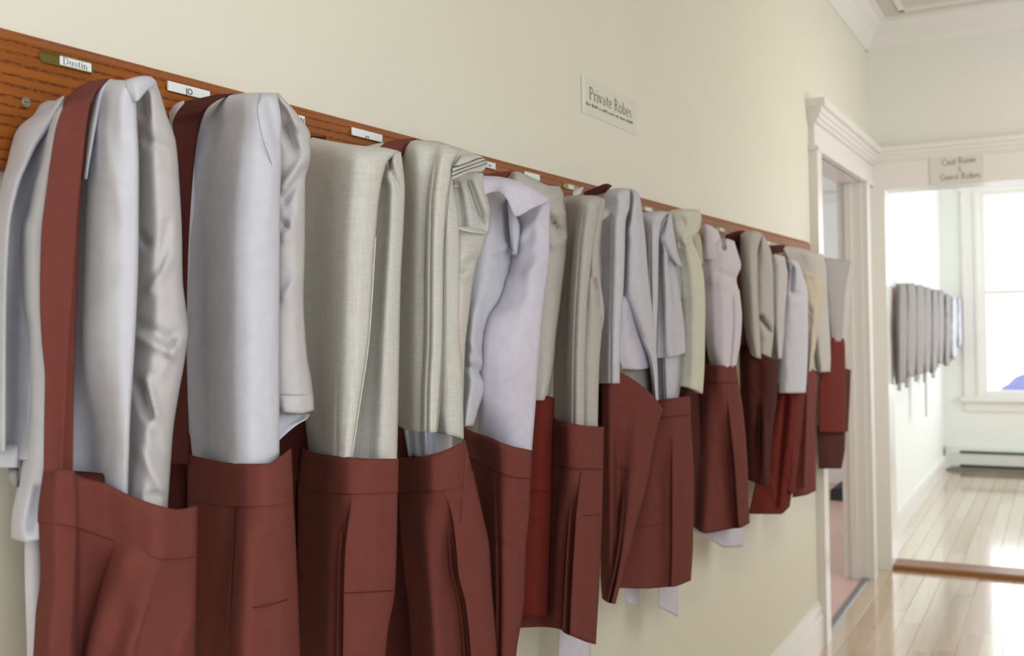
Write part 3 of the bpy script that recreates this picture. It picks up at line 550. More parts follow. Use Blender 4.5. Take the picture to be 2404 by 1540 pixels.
AA = apron(210, 200, 'nearest maroon apron with long shoulder strap, filling the lower left corner')
sheet(AA, 'strap', mr, [([224, 200, 188, 183], [160, 190, 225, 258]), ([258, 250, 240, 232], [145, 170, 194, 216]), (300, [131, 158, 182, 203]), (377, [118, 145, 172, 195]), (450, [108, 137, 163, 187]), (560, [96, 125, 153, 179]), (700, [93, 120, 146, 170]), (792, [97, 120, 143, 163]), (890, [105, 122, 141, 158]), (1000, [103, 120, 138, 152]), (1110, [102, 118, 135, 146])], [[10.5, 11.0, 11.4, 11.8]] + [[13.2, 13.6, 14.2, 14.8]] * 10, wr=0.06, er=0.15, t=0.002, tr=1.5)
sheet(AA, 'strap', mr, [(235, [150, 180, 214]), (377, [122, 160, 197]), (500, [110, 150, 187]), (695, [100, 140, 181]), (890, [110, 142, 174]), (1112, [110, 142, 171])], [10.2, 10.9, 11.6], wr=0.05, er=0.1, t=0.002)
sheet(AA, 'belt_tab', m3, [([1106, 1108, 1112], [172, 208, 245]), ([1150, 1155, 1160], [172, 208, 247])], [12.5, 13.2, 14.2], wr=0.05, t=0.003)
sheet(AA, 'waistband', mr, [([1100, 1100, 1104, 1114, 1135, 1167, 1190, 1196, 1187], [102, 138, 172, 181, 246, 316, 386, 417, 465]), ([1219, 1222, 1230, 1232, 1255, 1280, 1304, 1304, 1298], [88, 135, 178, 186, 250, 316, 382, 415, 463]), ([1226, 1230, 1238, 1240, 1263, 1288, 1312, 1312, 1306], [88, 135, 178, 186, 250, 316, 382, 415, 463])], [11.5, 14.6, 14.8, 13.2, 14.6, 17.0, 18.8, 18.2, 17.2], wr=0.12, t=0.0015, tr=0.3, trp=8, er=0.6)
sheet(AA, 'skirt', mr, [([1215, 1218, 1226, 1228, 1254, 1255, 1280, 1300, 1300, 1298, 1292], [90, 136, 178, 192, 276, 279, 330, 382, 386, 440, 462]), (1351, [95, 136, 174, 190, 242, 245, 295, 366, 370, 432, 462]), (1456, [84, 128, 168, 186, 214, 217, 275, 336, 340, 420, 461]), (1540, [79, 122, 164, 184, 198, 201, 255, 312, 316, 400, 460]), (1760, [66, 112, 158, 182, 192, 195, 240, 290, 294, 380, 450])], [11.2, 14.3, 14.5, 12.2, 13.0, 13.9, 15.6, 18.0, 17.6, 17.4, 16.6], wr=0.3, t=0.02, tr=0, er=0.6,
      dents=[(300, 1300, 250, 1500, 26, 0.4), (455, 1440, 420, 1540, 14, 0.6)])
seam(AA, 'pleat_stitch', m3, [(277, 1262), (245, 1351), (216, 1456), (200, 1540)], [14.6, 14.2, 13.9, 13.8], 0.0006)  # dark tube paints the shade line along the pleat
# ===== B
B = robe(560, 240, 'smooth lavender-grey robe with a shoulder seam, second from the left')
sheet(B, 'back_panel', g, [([262, 245, 236], [396, 412, 432]), (300, [398, 420, 445]), (420, [405, 430, 460]), (700, [405, 440, 470])], [3, 5, 6.2], wr=0.15)
sheet(B, 'front_panel', g, [([252, 234, 222, 218, 217, 218], [488, 515, 548, 580, 618, 651]), (292, [462, 498, 540, 578, 622, 661]), (350, [452, 488, 530, 572, 620, 661]), (467, [440, 478, 520, 562, 612, 658]), (600, [434, 472, 514, 556, 608, 657]), (850, [436, 474, 514, 556, 606, 656]), (1110, [448, 482, 520, 558, 606, 656])], [4.5, 7.5, 12.2, 16.6, 18.4, 18.6], wr=0.14, er=1.4, ew=30, t=0.02, tr=3.0, trp=40,
      dents=[(632, 250, 655, 340, 12, -0.8), (640, 400, 625, 560, 16, 0.2)])
seam(B, 'shoulder_seam', M['dgrey'], [(612, 222), (604, 255), (615, 319), (639, 390), (652, 450)], [17.2, 18.6, 18.85, 18.5, 18.0], 0.0005)
sheet(B, 'sleeve', wm, [([219, 218, 218, 220], [640, 646, 651, 656]), (273, [640, 665, 685, 702]), (319, [640, 672, 702, 729]), (370, [640, 675, 705, 729]), (428, [640, 670, 696, 717]), (584, [638, 665, 692, 716]), (695, [636, 665, 690, 713]), (831, [636, 665, 695, 721]), (909, [636, 668, 702, 734]), (930, [636, 670, 704, 736])], [13.5, 15.2, 15.8, 14.6], wr=0.3, vf=1.6, er=0.8, t=0.012,
      dents=[(668, 300, 690, 345, 11, -1.6), (725, 360, 664, 440, 12, 0.9), (700, 300, 678, 250, 9, 0.7), (715, 395, 668, 470, 9, -1.0), (662, 525, 672, 530, 8, -0.8), (716, 620, 668, 700, 12, 0.4), (705, 480, 670, 560, 12, 0.35)])
sheet(B, 'cuff', wm, [([925, 928, 928, 924], [640, 668, 704, 736]), ([962, 968, 970, 963], [648, 672, 708, 738])], [14.0, 15.6, 16.1, 15.0], wr=0.1, t=0.004, tr=0.1)
sheet(B, 'folded_hem', g, [([955, 962, 968, 972], [640, 668, 700, 728]), ([1000, 992, 982, 980], [640, 672, 702, 724]), ([1050, 1022, 996, 984], [640, 668, 700, 722])], [12.5, 13.5, 14, 14.4], wr=0.2, dents=[(660, 1000, 715, 975, 5, -0.8)])
BA = apron(470, 250, 'second maroon apron from the left, hanging under the smooth lavender-grey robe')
sheet(BA, 'strap', m3, [([236, 230, 222, 219], [438, 470, 510, 553]), ([268, 262, 254, 246], [413, 438, 466, 493]), (292, [405, 428, 450, 471]), (350, [412, 430, 446, 460]), (467, [414, 428, 440, 449]), (600, [416, 428, 436, 442]), (800, [410, 422, 434, 438]), (1090, [400, 420, 436, 446])], [[6.5, 7, 7.4, 7.6], [7.8, 8.4, 9.4, 9.8]] + [[7.2, 7.6, 8.0, 8.2]] * 6, wr=0.05, t=0.002, er=0.2, tr=0.8)
sheet(BA, 'waistband', mr, [([1066, 1075, 1086, 1089, 1088, 1070, 1052], [440, 475, 530, 585, 632, 662, 684]), ([1166, 1174, 1182, 1184, 1182, 1178, 1168], [440, 475, 530, 585, 632, 664, 689]), ([1172, 1180, 1188, 1190, 1188, 1184, 1174], [440, 475, 530, 585, 632, 664, 689])], [6.5, 9.5, 14.5, 18.8, 20.2, 19.6, 16.0], wr=0.08, t=0.0015, tr=0.3, trp=8, er=0.5)
sheet(BA, 'skirt', mr, [([1160, 1170, 1178, 1179, 1180, 1178, 1164], [440, 475, 551, 554, 600, 650, 689]), (1316, [440, 475, 546, 549, 600, 655, 697]), (1540, [438, 470, 537, 540, 600, 660, 706]), (1760, [436, 468, 532, 535, 600, 665, 715])], [6, 9, 15.8, 16.8, 19.6, 19.2, 16], wr=0.3, t=0.02, tr=0, dents=[(545, 1200, 500, 1540, 20, -0.5)])
seam(BA, 'pocket_seam', m3, [(551, 1431), (614, 1424), (677, 1407)], [17.0, 20.2, 18.6], 0.0005)
# ===== C
Cc = robe(830, 350, 'wide greenish-cream linen robe folded flat, third from the left')
CA = apron(760, 350, 'third maroon apron from the left, hanging under the wide greenish-cream linen robe')
sheet(Cc, 'front_panel', ln, [([320, 328, 336, 342, 346, 354], [722, 762, 805, 850, 900, 936]), (383, [718, 758, 800, 842, 880, 908]), (473, [710, 752, 792, 830, 865, 889]), (550, [704, 746, 786, 826, 860, 882]), (800, [702, 742, 780, 816, 848, 866]), (918, [708, 744, 778, 808, 834, 849]), (1005, [718, 748, 776, 802, 825, 838]), (1090, [728, 752, 776, 798, 816, 828])], [4.6, 8.5, 13.2, 16.4, 17.4, 17.4], wr=0.12, er=1.0, ew=14, t=0.016, tr=2.6, trp=36)
sheet(Cc, 'under_panel', ln, [([352, 350, 352, 358], [890, 910, 928, 942]), (449, [860, 900, 926, 951]), (531, [850, 896, 924, 948]), (667, [845, 888, 916, 941]), (800, [835, 880, 910, 938]), (973, [820, 870, 904, 935]), (1095, [800, 860, 900, 932])], [10, 13.4, 15.6, 15.2], wr=0.15, er=1.2, ew=16, t=0.016, tr=1.4,
      dents=[(912, 385, 940, 450, 6, -0.9), (925, 375, 905, 420, 8, 0.6)])
seam(Cc, 'hem_stitch', ln, [(722, 935), (790, 942), (846, 938)], [8.2, 14.6, 17.5], 0.0004)
seam(Cc, 'edge_seam', ln, [(882, 556), (866, 800), (846, 940), (826, 1072)], [17.3, 17.3, 17.3, 17.3], 0.0009)
sheet(CA, 'strap', m3, [([316, 319, 322], [716, 738, 765]), ([330, 334, 338], [716, 738, 765]), (400, [690, 705, 725]), (700, [690, 705, 722]), (1090, [690, 705, 728])], [3.6, 4.0, 4.6], wr=0.03, t=0.002)
sheet(CA, 'strap', m3, [([330, 338, 346], [770, 810, 870]), ([350, 356, 366], [770, 810, 870])], [5.5, 6.0, 6.0], wr=0.02, t=0.002)
sheet(CA, 'waistband', mr, [([1050, 1063, 1069, 1074, 1077, 1077], [708, 738, 775, 830, 885, 936]), ([1132, 1146, 1152, 1154, 1152, 1148], [702, 735, 775, 830, 885, 935]), ([1138, 1152, 1158, 1160, 1158, 1154], [702, 735, 775, 830, 885, 935])], [5.2, 9, 14.6, 18.4, 19.6, 18.6], wr=0.08, t=0.0015, tr=0.3, trp=8, er=0.8)
sheet(CA, 'skirt', mr, [([1128, 1142, 1150, 1150, 1150, 1150, 1144], [700, 734, 780, 826, 829, 885, 934]), (1300, [698, 730, 772, 807, 810, 875, 931]), (1390, [698, 728, 770, 804, 807, 870, 927]), (1480, [698, 728, 768, 803, 806, 862, 911]), (1540, [696, 728, 768, 802, 805, 858, 905]), (1740, [690, 726, 766, 800, 803, 850, 890])], [5, 8.6, 14.4, 17.0, 18.4, 19.0, 17.4], wr=0.28, t=0.02, tr=0)
seam(CA, 'pocket_seam', m3, [(808, 1392), (866, 1390), (924, 1386)], [18.6, 19.3, 18.0], 0.0005)
# ===== D
D = robe(1000, 345, 'greenish-cream linen robe with stacked collar folds and a gaping sleeve, fourth from the left')
DA = apron(940, 350, 'fourth maroon apron from the left, with its top edge dipping under the gaping linen sleeve')
sheet(DA, 'strap', mr, [([344, 332, 326, 325], [893, 912, 944, 978]), ([352, 350, 348, 340], [890, 908, 934, 958]), (380, [884, 902, 922, 940])], [8.5, 8.8, 9.2, 9.4], wr=0.03, t=0.002, tr=0.8, trp=12)
sheet(D, 'back_flap', ln, [([344, 338, 334], [858, 880, 902]), ([352, 352, 350], [858, 880, 900])], [6, 6.6, 7.2], wr=0.05)
sheet(D, 'front_panel', ln, [([352, 336, 329, 330, 340, 352], [936, 952, 978, 1020, 1055, 1082]), (385, [932, 952, 978, 1012, 1040, 1064]), (420, [930, 952, 978, 1008, 1034, 1060]), (473, [930, 952, 976, 1002, 1028, 1050]), (590, [928, 950, 974, 1000, 1022, 1042]), (800, [926, 948, 972, 998, 1020, 1039]), (918, [928, 948, 970, 994, 1014, 1033]), ([1000, 1008, 1012, 1014, 1015, 1015], [936, 950, 970, 992, 1012, 1026])], [6.5, 9.5, 12.6, 14.4, 16.8, 16.9], wr=0.14, er=0.8, ew=8, t=0.012, tr=2.2, trp=30)
seam(D, 'edge_seam', M['dgrey'], [(1060, 400), (1053, 470), (1045, 590), (1041, 800), (1035, 918), (1027, 1010)], [16.6] * 6, 0.0007)
sheet(D, 'side_panel', ln, [(400, [1030, 1045, 1062]), (430, [1026, 1046, 1064]), (535, [1022, 1052, 1079]), (667, [1018, 1052, 1081]), (800, [1014, 1052, 1080]), (864, [1012, 1054, 1086]), (960, [1010, 1055, 1088]), ([1016, 1022, 1031], [1022, 1056, 1089])], [11.5, 15.0, 15.4], wr=0.25, er=1.2, t=0.01)
sheet(D, 'sleeve', ln, [([528, 534, 544], [1066, 1108, 1146]), (560, [1064, 1106, 1142]), (592, [1062, 1098, 1130]), (622, [1058, 1092, 1118]), (745, [1050, 1080, 1100]), (820, [1046, 1074, 1092]), (940, [1040, 1068, 1088])], [12.6, 14.4, 13.2], wr=0.3, er=1.0, tr=0.4, trp=8, t=0.01, dents=[(1082, 628, 1120, 606, 8, -1.0), (1080, 650, 1110, 640, 7, 0.7)])
sheet(D, 'back_panel', ln, [([338, 346, 360], [1046, 1076, 1112]), (400, [1046, 1080, 1120]), (440, [1046, 1080, 1126])], [9.5, 10.8, 10.6], wr=0.1, tr=1.2, trp=14)
sheet(D, 'sleeve_lining', ln, [([402, 404, 406], [1062, 1090, 1134]), (450, [1066, 1100, 1144]), (497, [1070, 1112, 1153]), ([538, 542, 546], [1072, 1112, 1149])], [11.6, 12.2, 12.6], wr=0.3, er=0.8, tr=0.3, dents=[(1100, 430, 1134, 532, 8, -1.1), (1116, 425, 1144, 495, 12, 0.8), (1070, 440, 1082, 535, 14, -1.6)])
sheet(D, 'sleeve_lip', ln, [([530, 538, 545], [1074, 1108, 1146]), ([538, 546, 550], [1074, 1108, 1142])], [14.4, 15.4, 14.4], wr=0.0, er=0.6, tr=0.4, trp=5, t=0.003)
FL = [[(1063, 392), (1084, 386), (1110, 377), (1124, 372), (1133, 371)], [(1062, 402), (1085, 394), (1111, 385), (1130, 378), (1140, 376)], [(1061, 412), (1085, 402), (1111, 393), (1132, 386), (1143, 381)], [(1060, 422), (1085, 411), (1108, 403), (1130, 404), (1146, 387)]]
TP = [(1066, 384), (1083, 364), (1106, 361), (1124, 364), (1132, 368)]
for k in range(4):
    lo = FL[k]; up = TP if k == 0 else [(x_, y_ - 2) for x_, y_ in FL[k - 1]]
    sheet(D, 'collar_fold', ln, [([u_[1] for u_ in up], [u_[0] for u_ in up]), ([l_[1] for l_ in lo], [l_[0] for l_ in lo])], [17.4 - .3 * k, 17.6 - .3 * k, 17.2 - .3 * k, 16.6 - .3 * k, 15.6 - .2 * k], wr=0.0, t=0.0015, tr=0.9 if k else 2.2, trp=9 if k else 22, er=0.3, ew=4, step=3)
    if k < 3: seam(D, 'fold_gap', M['dark'], lo, [17.3 - .3 * k, 17.5 - .3 * k, 17.1 - .3 * k, 16.5 - .3 * k, 15.5 - .2 * k], 0.0005)  # dark tubes stand in for the shade between collar layers
sheet(D, 'inner_hem', g, [(990, [940, 952, 960, 972, 984, 996, 1004, 1030, 1062]), (1072, [954, 962, 968, 978, 990, 1002, 1008, 1030, 1062])], [5.5, 7.2, 7.0, 8.8, 9.4, 11.4, 10.2, 11.5, 11.5], wr=0.1, t=0.004)
sheet(DA, 'waistband', mr, [([1074, 1074, 1072, 1065, 1050, 1033], [932, 955, 985, 1022, 1062, 1093]), ([1150, 1150, 1148, 1146, 1143, 1120], [934, 955, 985, 1022, 1064, 1112]), ([1156, 1156, 1154, 1152, 1149, 1128], [934, 955, 985, 1022, 1064, 1114])], [6, 8.5, 14.2, 17.4, 18.6, 16.4], wr=0.08, t=0.0015, tr=0.3, trp=8, er=0.8)
sheet(DA, 'skirt', mr, [([1146, 1146, 1144, 1142, 1141, 1130, 1104], [934, 956, 990, 1038, 1041, 1080, 1110]), (1213, [936, 960, 994, 1059, 1062, 1100, 1135]), (1283, [940, 966, 1000, 1068, 1071, 1112, 1150]), (1349, [946, 972, 1006, 1074, 1077, 1118, 1154]), (1415, [954, 980, 1012, 1090, 1093, 1126, 1159]), (1540, [962, 990, 1020, 1103, 1106, 1140, 1171]), (1740, [970, 1000, 1030, 1112, 1115, 1150, 1180])], [6, 9, 14.6, 17.4, 18.8, 18.4, 15.6], wr=0.25, t=0.02, tr=0, er=1.0)
sheet(DA, 'skirt_back', m3, [(980, [895, 930, 990]), (1400, [890, 925, 990]), (1740, [880, 915, 990])], [4, 5.5, 7], wr=0.2)  # back layer in darker maroon, shade behind the skirt put into its colour
seam(DA, 'belt_stitch', mr, [(1093, 1040), (1090, 1120), (1082, 1225)], [17.2, 18.6, 18.7], 0.0006)
# ===== E
E = robe(1220, 430, 'pale lavender robe with a drooping pointed collar, fifth from the left')
EA = apron(1170, 440, 'fifth maroon apron from the left, sloping under the lavender robe with the pointed collar')
sheet(EA, 'strap', mr, [([412, 405, 401], [1130, 1165, 1202]), ([424, 424, 418], [1130, 1162, 1192])], [8, 8.4, 8.8], wr=0.03, t=0.002, tr=0.6, trp=8)
sheet(E, 'back_panel', M['beige'], [([416, 402, 418, 436, 437], [1192, 1212, 1252, 1292, 1314]), (455, [1190, 1220, 1262, 1298, 1323]), (490, [1190, 1225, 1268, 1304, 1328]), (540, [1190, 1228, 1270, 1306, 1333]), (706, [1185, 1225, 1262, 1296, 1317]), (800, [1180, 1220, 1256, 1288, 1305]), (840, [1180, 1220, 1256, 1288, 1302]), (940, [1175, 1215, 1250, 1275, 1285])], [8, 10.5, 12.0, 13.4, 12.6], wr=0.35, vf=1.6, er=0.9, dents=[(1290, 452, 1315, 442, 6, -1.0), (1296, 520, 1318, 545, 7, -1.6), (1300, 500, 1330, 500, 8, 0.8), (1296, 575, 1328, 558, 8, 0.8), (1300, 480, 1322, 470, 6, -0.7)])
sheet(E, 'sleeve', g, [([428, 430, 434], [1110, 1150, 1196]), (480, [1105, 1155, 1205]), (543, [1100, 1158, 1213]), (600, [1098, 1152, 1208]), (667, [1092, 1145, 1198]), (745, [1086, 1118, 1155]), (850, [1082, 1108, 1138]), (900, [1080, 1112, 1141]), (960, [1078, 1100, 1124]), (1000, [1076, 1095, 1112])], [8, 11.2, 11], wr=0.4, vf=1.5, dents=[(1160, 590, 1200, 575, 8, 0.7), (1098, 860, 1135, 880, 8, -1.0), (1105, 800, 1130, 850, 9, 0.6)])
sheet(E, 'front_panel', lv, [([500, 480, 466, 468], [1214, 1246, 1274, 1291]), (540, [1208, 1240, 1268, 1291]), (590, [1200, 1234, 1266, 1291]), (667, [1184, 1220, 1254, 1283]), (706, [1170, 1208, 1245, 1278]), (745, [1146, 1192, 1238, 1274]), (800, [1134, 1184, 1232, 1269]), (945, [1126, 1176, 1222, 1258]), ([1025, 1045, 1058, 1070], [1122, 1168, 1212, 1248])], [[11.5, 14.6, 16.8, 17.4]] * 7 + [[10, 13.5, 15.6, 16.6], [7.5, 11.5, 14.5, 15.6]], wr=0.25, el=0.8, er=0.9, t=0.014, tr=1.0, dents=[(1215, 520, 1195, 640, 8, -0.7), (1291, 600, 1240, 640, 14, 0.5), (1270, 500, 1215, 560, 10, 0.5)])
sheet(E, 'collar', lv, [([412, 414, 420, 430, 446, 466], [1130, 1165, 1200, 1232, 1262, 1291]), ([436, 436, 446, 466, 472, 470], [1132, 1162, 1194, 1226, 1262, 1290]), ([458, 450, 466, 508, 488, 474], [1134, 1164, 1190, 1213, 1252, 1288])], [12.5, 14.2, 16.4, 17.6, 18.4, 18.2], wr=0.2, tr=1.4, trp=16, t=0.004)
sheet(E, 'collar_edge', g, [([465, 480, 505], [1190, 1200, 1212]), (540, [1196, 1212, 1222]), ([580, 590, 600], [1200, 1208, 1214])], [12.5, 13.6, 14.0], wr=0.2)
sheet(EA, 'waistband', mr, [([1000, 1016, 1026, 1040, 1048, 1057], [1082, 1118, 1149, 1180, 1206, 1249]), ([1060, 1080, 1096, 1106, 1114, 1119], [1090, 1125, 1152, 1182, 1206, 1247]), ([1066, 1086, 1102, 1112, 1120, 1124], [1090, 1125, 1152, 1182, 1206, 1247])], [7, 10, 13.6, 17.0, 18.0, 17.6], wr=0.15, t=0.0015, tr=0.3, trp=8)
sheet(EA, 'skirt', mr, [([1056, 1078, 1094, 1104, 1112, 1116], [1090, 1125, 1152, 1182, 1206, 1246]), (1189, [1100, 1132, 1156, 1182, 1208, 1244]), (1291, [1112, 1138, 1160, 1182, 1204, 1235]), (1407, [1120, 1142, 1162, 1182, 1202, 1231]), (1540, [1126, 1144, 1162, 1178, 1192, 1212]), (1740, [1130, 1144, 1160, 1174, 1186, 1204])], [7, 9.5, 13.2, 16.4, 17.0, 16.0], wr=0.3, t=0.02, tr=0, dents=[(1152, 1272, 1198, 1286, 8, -0.3), (1231, 1189, 1202, 1290, 8, -0.35)])
E2 = apron(1270, 700, 'brick-red straight apron tucked between the fifth and sixth maroon aprons')
sheet(E2, 'waistband', m2, [([905, 921, 928, 934], [1205, 1255, 1280, 1302]), ([1140, 1146, 1148, 1149], [1200, 1250, 1276, 1296]), ([1146, 1152, 1154, 1155], [1200, 1250, 1276, 1296])], [8, 12, 13.2, 12.8], wr=0.15, t=0.0015, tr=0.3, trp=8)
sheet(E2, 'skirt', m2, [(1140, [1200, 1248, 1276, 1297]), (1300, [1196, 1242, 1272, 1292]), ([1448, 1448, 1448, 1446], [1190, 1238, 1268, 1288])], [8, 11.6, 12.8, 12.4], wr=0.25, t=0.02, tr=0)
# ===== F
Fr = robe(1370, 470, 'straight beige-grey linen robe with two sharp long edges, sixth from the left')
FA = apron(1350, 470, 'long maroon apron with slanting hem, first to end inside the picture, sixth from the left')
sheet(Fr, 'back_panel', M['beige'], [([470, 480, 488], [1390, 1415, 1438]), (600, [1385, 1410, 1434]), (680, [1380, 1398, 1414]), (780, [1378, 1392, 1404])], [9, 10.6, 11], wr=0.3, vf=1.6)
sheet(Fr, 'front_panel', M['beige'], [([462, 459, 458, 459, 464], [1322, 1346, 1370, 1394, 1414]), (505, [1322, 1344, 1366, 1386, 1404]), (551, [1320, 1340, 1360, 1380, 1397]), (645, [1314, 1334, 1352, 1370, 1385]), (738, [1308, 1328, 1346, 1364, 1377]), (860, [1300, 1322, 1342, 1360, 1373]), (1015, [1298, 1320, 1340, 1358, 1372])], [7, 11, 14.4, 16.2, 16.4], wr=0.15, er=0.6, t=0.012, tr=2.0, trp=24)
sheet(Fr, 'side_panel', M['beige'], [([466, 464, 470], [1404, 1412, 1422]), (520, [1390, 1402, 1413]), (598, [1380, 1392, 1407]), (645, [1376, 1394, 1409]), (738, [1370, 1396, 1419]), (785, [1366, 1392, 1413]), (860, [1362, 1388, 1407]), (1015, [1362, 1386, 1403])], [13, 14.8, 15], wr=0.2, er=0.8, t=0.01, dents=[(1396, 660, 1412, 780, 6, -1.0)])
sheet(Fr, 'collar_tip', M['beige'], [([478, 488, 494], [1410, 1426, 1442]), ([520, 512, 500], [1408, 1422, 1436])], [13.6, 14, 13.8], wr=0.1, t=0.003)
sheet(Fr, 'hanging_loop', M['white'], [([448, 442, 438], [1345, 1358, 1371]), ([460, 458, 456], [1345, 1356, 1365])], [7, 7.5, 8], wr=0.05, t=0.002)
sheet(FA, 'waistband', mr, [([960, 978, 986, 993, 999, 1002], [1262, 1290, 1312, 1340, 1372, 1418]), ([1085, 1094, 1098, 1100, 1102, 1102], [1258, 1288, 1312, 1340, 1372, 1416])], [6, 8.6, 13, 16.4, 18, 17], wr=0.08, t=0.0015, tr=0.3, trp=8)
sheet(FA, 'skirt', mr, [([1080, 1090, 1094, 1096, 1096, 1098, 1098], [1258, 1288, 1312, 1362, 1364, 1390, 1416]), (1200, [1250, 1284, 1308, 1352, 1354, 1386, 1414]), (1352, [1236, 1276, 1302, 1342, 1344, 1376, 1408]), ([1474, 1472, 1474, 1488, 1490, 1502, 1513], [1218, 1270, 1298, 1336, 1338, 1368, 1399])], [5, 8.4, 12.6, 16.8, 17.6, 18, 16.8], wr=0.25, t=0.02, tr=0)
seam(FA, 'pocket_seam', m3, [(1344, 1210), (1375, 1210), (1412, 1208)], [17.0, 18.1, 17.0], 0.0005)
sheet(FA, 'white_lining', M['lav'], [(1440, [1312, 1345, 1390]), (1560, [1310, 1345, 1387]), (1640, [1310, 1345, 1386])], [6, 7, 8], wr=0.1)
# ===== G
Gr = robe(1460, 460, 'light grey robe with crossed diagonal front flaps, seventh from the left')
GAp = apron(1420, 450, 'maroon apron folded on the slant to a pointed lower end, seventh from the left')
sheet(GAp, 'strap', m3, [([450, 440, 431, 436], [1372, 1398, 1425, 1438]), ([461, 459, 456, 452], [1370, 1390, 1410, 1420])], [7.5, 8, 9, 9.4], wr=0.03, t=0.002, tr=0.6, trp=8)
sheet(Gr, 'front_panel', g, [([456, 444, 441, 442], [1412, 1434, 1458, 1480]), (483, [1408, 1434, 1458, 1479]), (520, [1406, 1428, 1450, 1469]), (598, [1404, 1426, 1448, 1467]), (676, [1402, 1424, 1446, 1464]), (770, [1402, 1422, 1442, 1457]), (870, [1404, 1422, 1440, 1455]), (900, [1404, 1422, 1440, 1455])], [9, 12.5, 15.2, 16], wr=0.2, er=0.8, t=0.012, tr=2, trp=22)
sheet(Gr, 'side_panel', g, [([446, 444, 450, 462], [1474, 1484, 1495, 1503]), (489, [1466, 1482, 1495, 1507]), (567, [1462, 1480, 1498, 1516]), (645, [1460, 1482, 1502, 1522]), (690, [1460, 1484, 1506, 1527]), (723, [1472, 1492, 1512, 1531]), (800, [1500, 1512, 1524, 1538]), (850, [1522, 1528, 1534, 1543]), (940, [1534, 1538, 1541, 1546])], [13, 15.6, 16.2, 15.2], wr=0.2, el=0.4, er=0.8, t=0.008, dents=[(1478, 460, 1470, 520, 7, -1.4), (1490, 560, 1515, 780, 10, 0.4)])
sheet(Gr, 'inner_flap', M['lav'], [(690, [1444, 1462, 1480]), (760, [1446, 1474, 1502]), (820, [1448, 1484, 1520]), ([866, 868, 862], [1460, 1496, 1533])], [12.4, 14.2, 14.4], wr=0.15, t=0.006)
sheet(Gr, 'inner_hem', M['dgrey'], [(850, [1462, 1492, 1524]), (950, [1470, 1498, 1530])], [11.5, 13, 13.2], wr=0.15)
sheet(GAp, 'skirt', mr, [([850, 866, 884, 934, 961], [1414, 1440, 1476, 1538, 1557]), (1010, [1413, 1438, 1462, 1508, 1542]), (1136, [1412, 1436, 1456, 1490, 1519]), (1242, [1411, 1430, 1448, 1472, 1490]), (1352, [1410, 1424, 1438, 1452, 1461]), ([1404, 1410, 1414, 1417, 1418], [1413, 1420, 1428, 1436, 1445])], [10, 12.6, 13.6, 16.4, 16.8], wr=0.25, t=0.012, tr=0.3, trp=8, er=0.6, dents=[(1430, 900, 1436, 1350, 9, 0.6), (1447, 960, 1452, 1240, 8, -0.35), (1448, 1100, 1468, 1108, 6, -0.2)])
# ===== H
Hr = robe(1550, 510, 'grey robe with a triangular turned-back flap, eighth from the left')
HA = apron(1560, 700, 'broad maroon apron with two pale ties below its hem, eighth from the left')
sheet(Hr, 'front_panel', g, [([500, 497, 495, 499], [1500, 1524, 1550, 1573]), (526, [1504, 1522, 1538, 1553]), (567, [1506, 1522, 1534, 1547]), (692, [1510, 1524, 1534, 1545]), (816, [1520, 1528, 1534, 1541]), (880, [1526, 1532, 1536, 1541])], [10, 12.6, 14.2, 14.6], wr=0.2, er=0.6, tr=1.8, trp=18)
sheet(Hr, 'back_panel', g, [([500, 497, 498], [1500, 1540, 1576]), (540, [1500, 1545, 1582]), (620, [1500, 1550, 1590])], [9, 11, 12], wr=0.1, tr=1.4, trp=14)
sheet(Hr, 'turned_flap', g, [([504, 501, 500], [1568, 1572, 1576]), (536, [1556, 1570, 1581]), (560, [1550, 1570, 1585]), (592, [1562, 1578, 1591]), ([612, 622, 627], [1578, 1592, 1603])], [13.8, 15.4, 15.2], wr=0.15, t=0.004, tr=0.6)
sheet(Hr, 'inner_lining', M['lav'], [(590, [1574, 1590, 1603]), (640, [1574, 1592, 1607]), (700, [1574, 1590, 1603])], [11.4, 12.4, 12.4], wr=0.1)
sheet(Hr, 'side_panel', g, [(556, [1546, 1556, 1566]), (600, [1545, 1564, 1584]), (660, [1544, 1568, 1592]), (723, [1543, 1572, 1602]), (785, [1542, 1574, 1611]), ([841, 838, 828], [1541, 1577, 1614])], [11.5, 14.2, 14.0], wr=0.35, vf=2.4, t=0.008, dents=[(1560, 600, 1566, 830, 5, 0.7), (1572, 610, 1582, 830, 5, -0.8)])
sheet(Hr, 'lower_panel', g, [(800, [1538, 1550, 1562, 1578, 1604]), (860, [1538, 1552, 1564, 1580, 1604]), (950, [1540, 1554, 1566, 1578, 1590])], [9, 10, 13, 13, 12], wr=0.2)
sheet(HA, 'waistband', mr, [([945, 939, 934, 930], [1524, 1548, 1586, 1620]), ([985, 982, 978, 974], [1518, 1546, 1584, 1622])], [9, 13, 15.6, 15.4], wr=0.1, t=0.0015, tr=0.3, trp=7)
sheet(HA, 'skirt', mr, [([980, 978, 976, 975, 970], [1518, 1546, 1576, 1578, 1621]), (1136, [1492, 1530, 1576, 1578, 1629]), (1280, [1468, 1520, 1576, 1578, 1627]), ([1380, 1382, 1378, 1378, 1363], [1450, 1512, 1574, 1576, 1622])], [8.5, 12.4, 14.6, 15.2, 15.2], wr=0.25, t=0.02, tr=0)
seam(HA, 'pocket_seam', m3, [(1500, 1236), (1530, 1234), (1560, 1230)], [11.8, 13.6, 14.6], 0.0005)
sheet(HA, 'tie', M['lav'], [(1350, [1464, 1482, 1502]), ([1412, 1420, 1424], [1468, 1484, 1500])], [6, 7, 7.5], wr=0.08, t=0.003)
sheet(HA, 'tie', M['lav'], [(1350, [1544, 1566, 1590]), ([1424, 1436, 1448], [1546, 1568, 1592])], [6, 7, 7.5], wr=0.08, t=0.003)
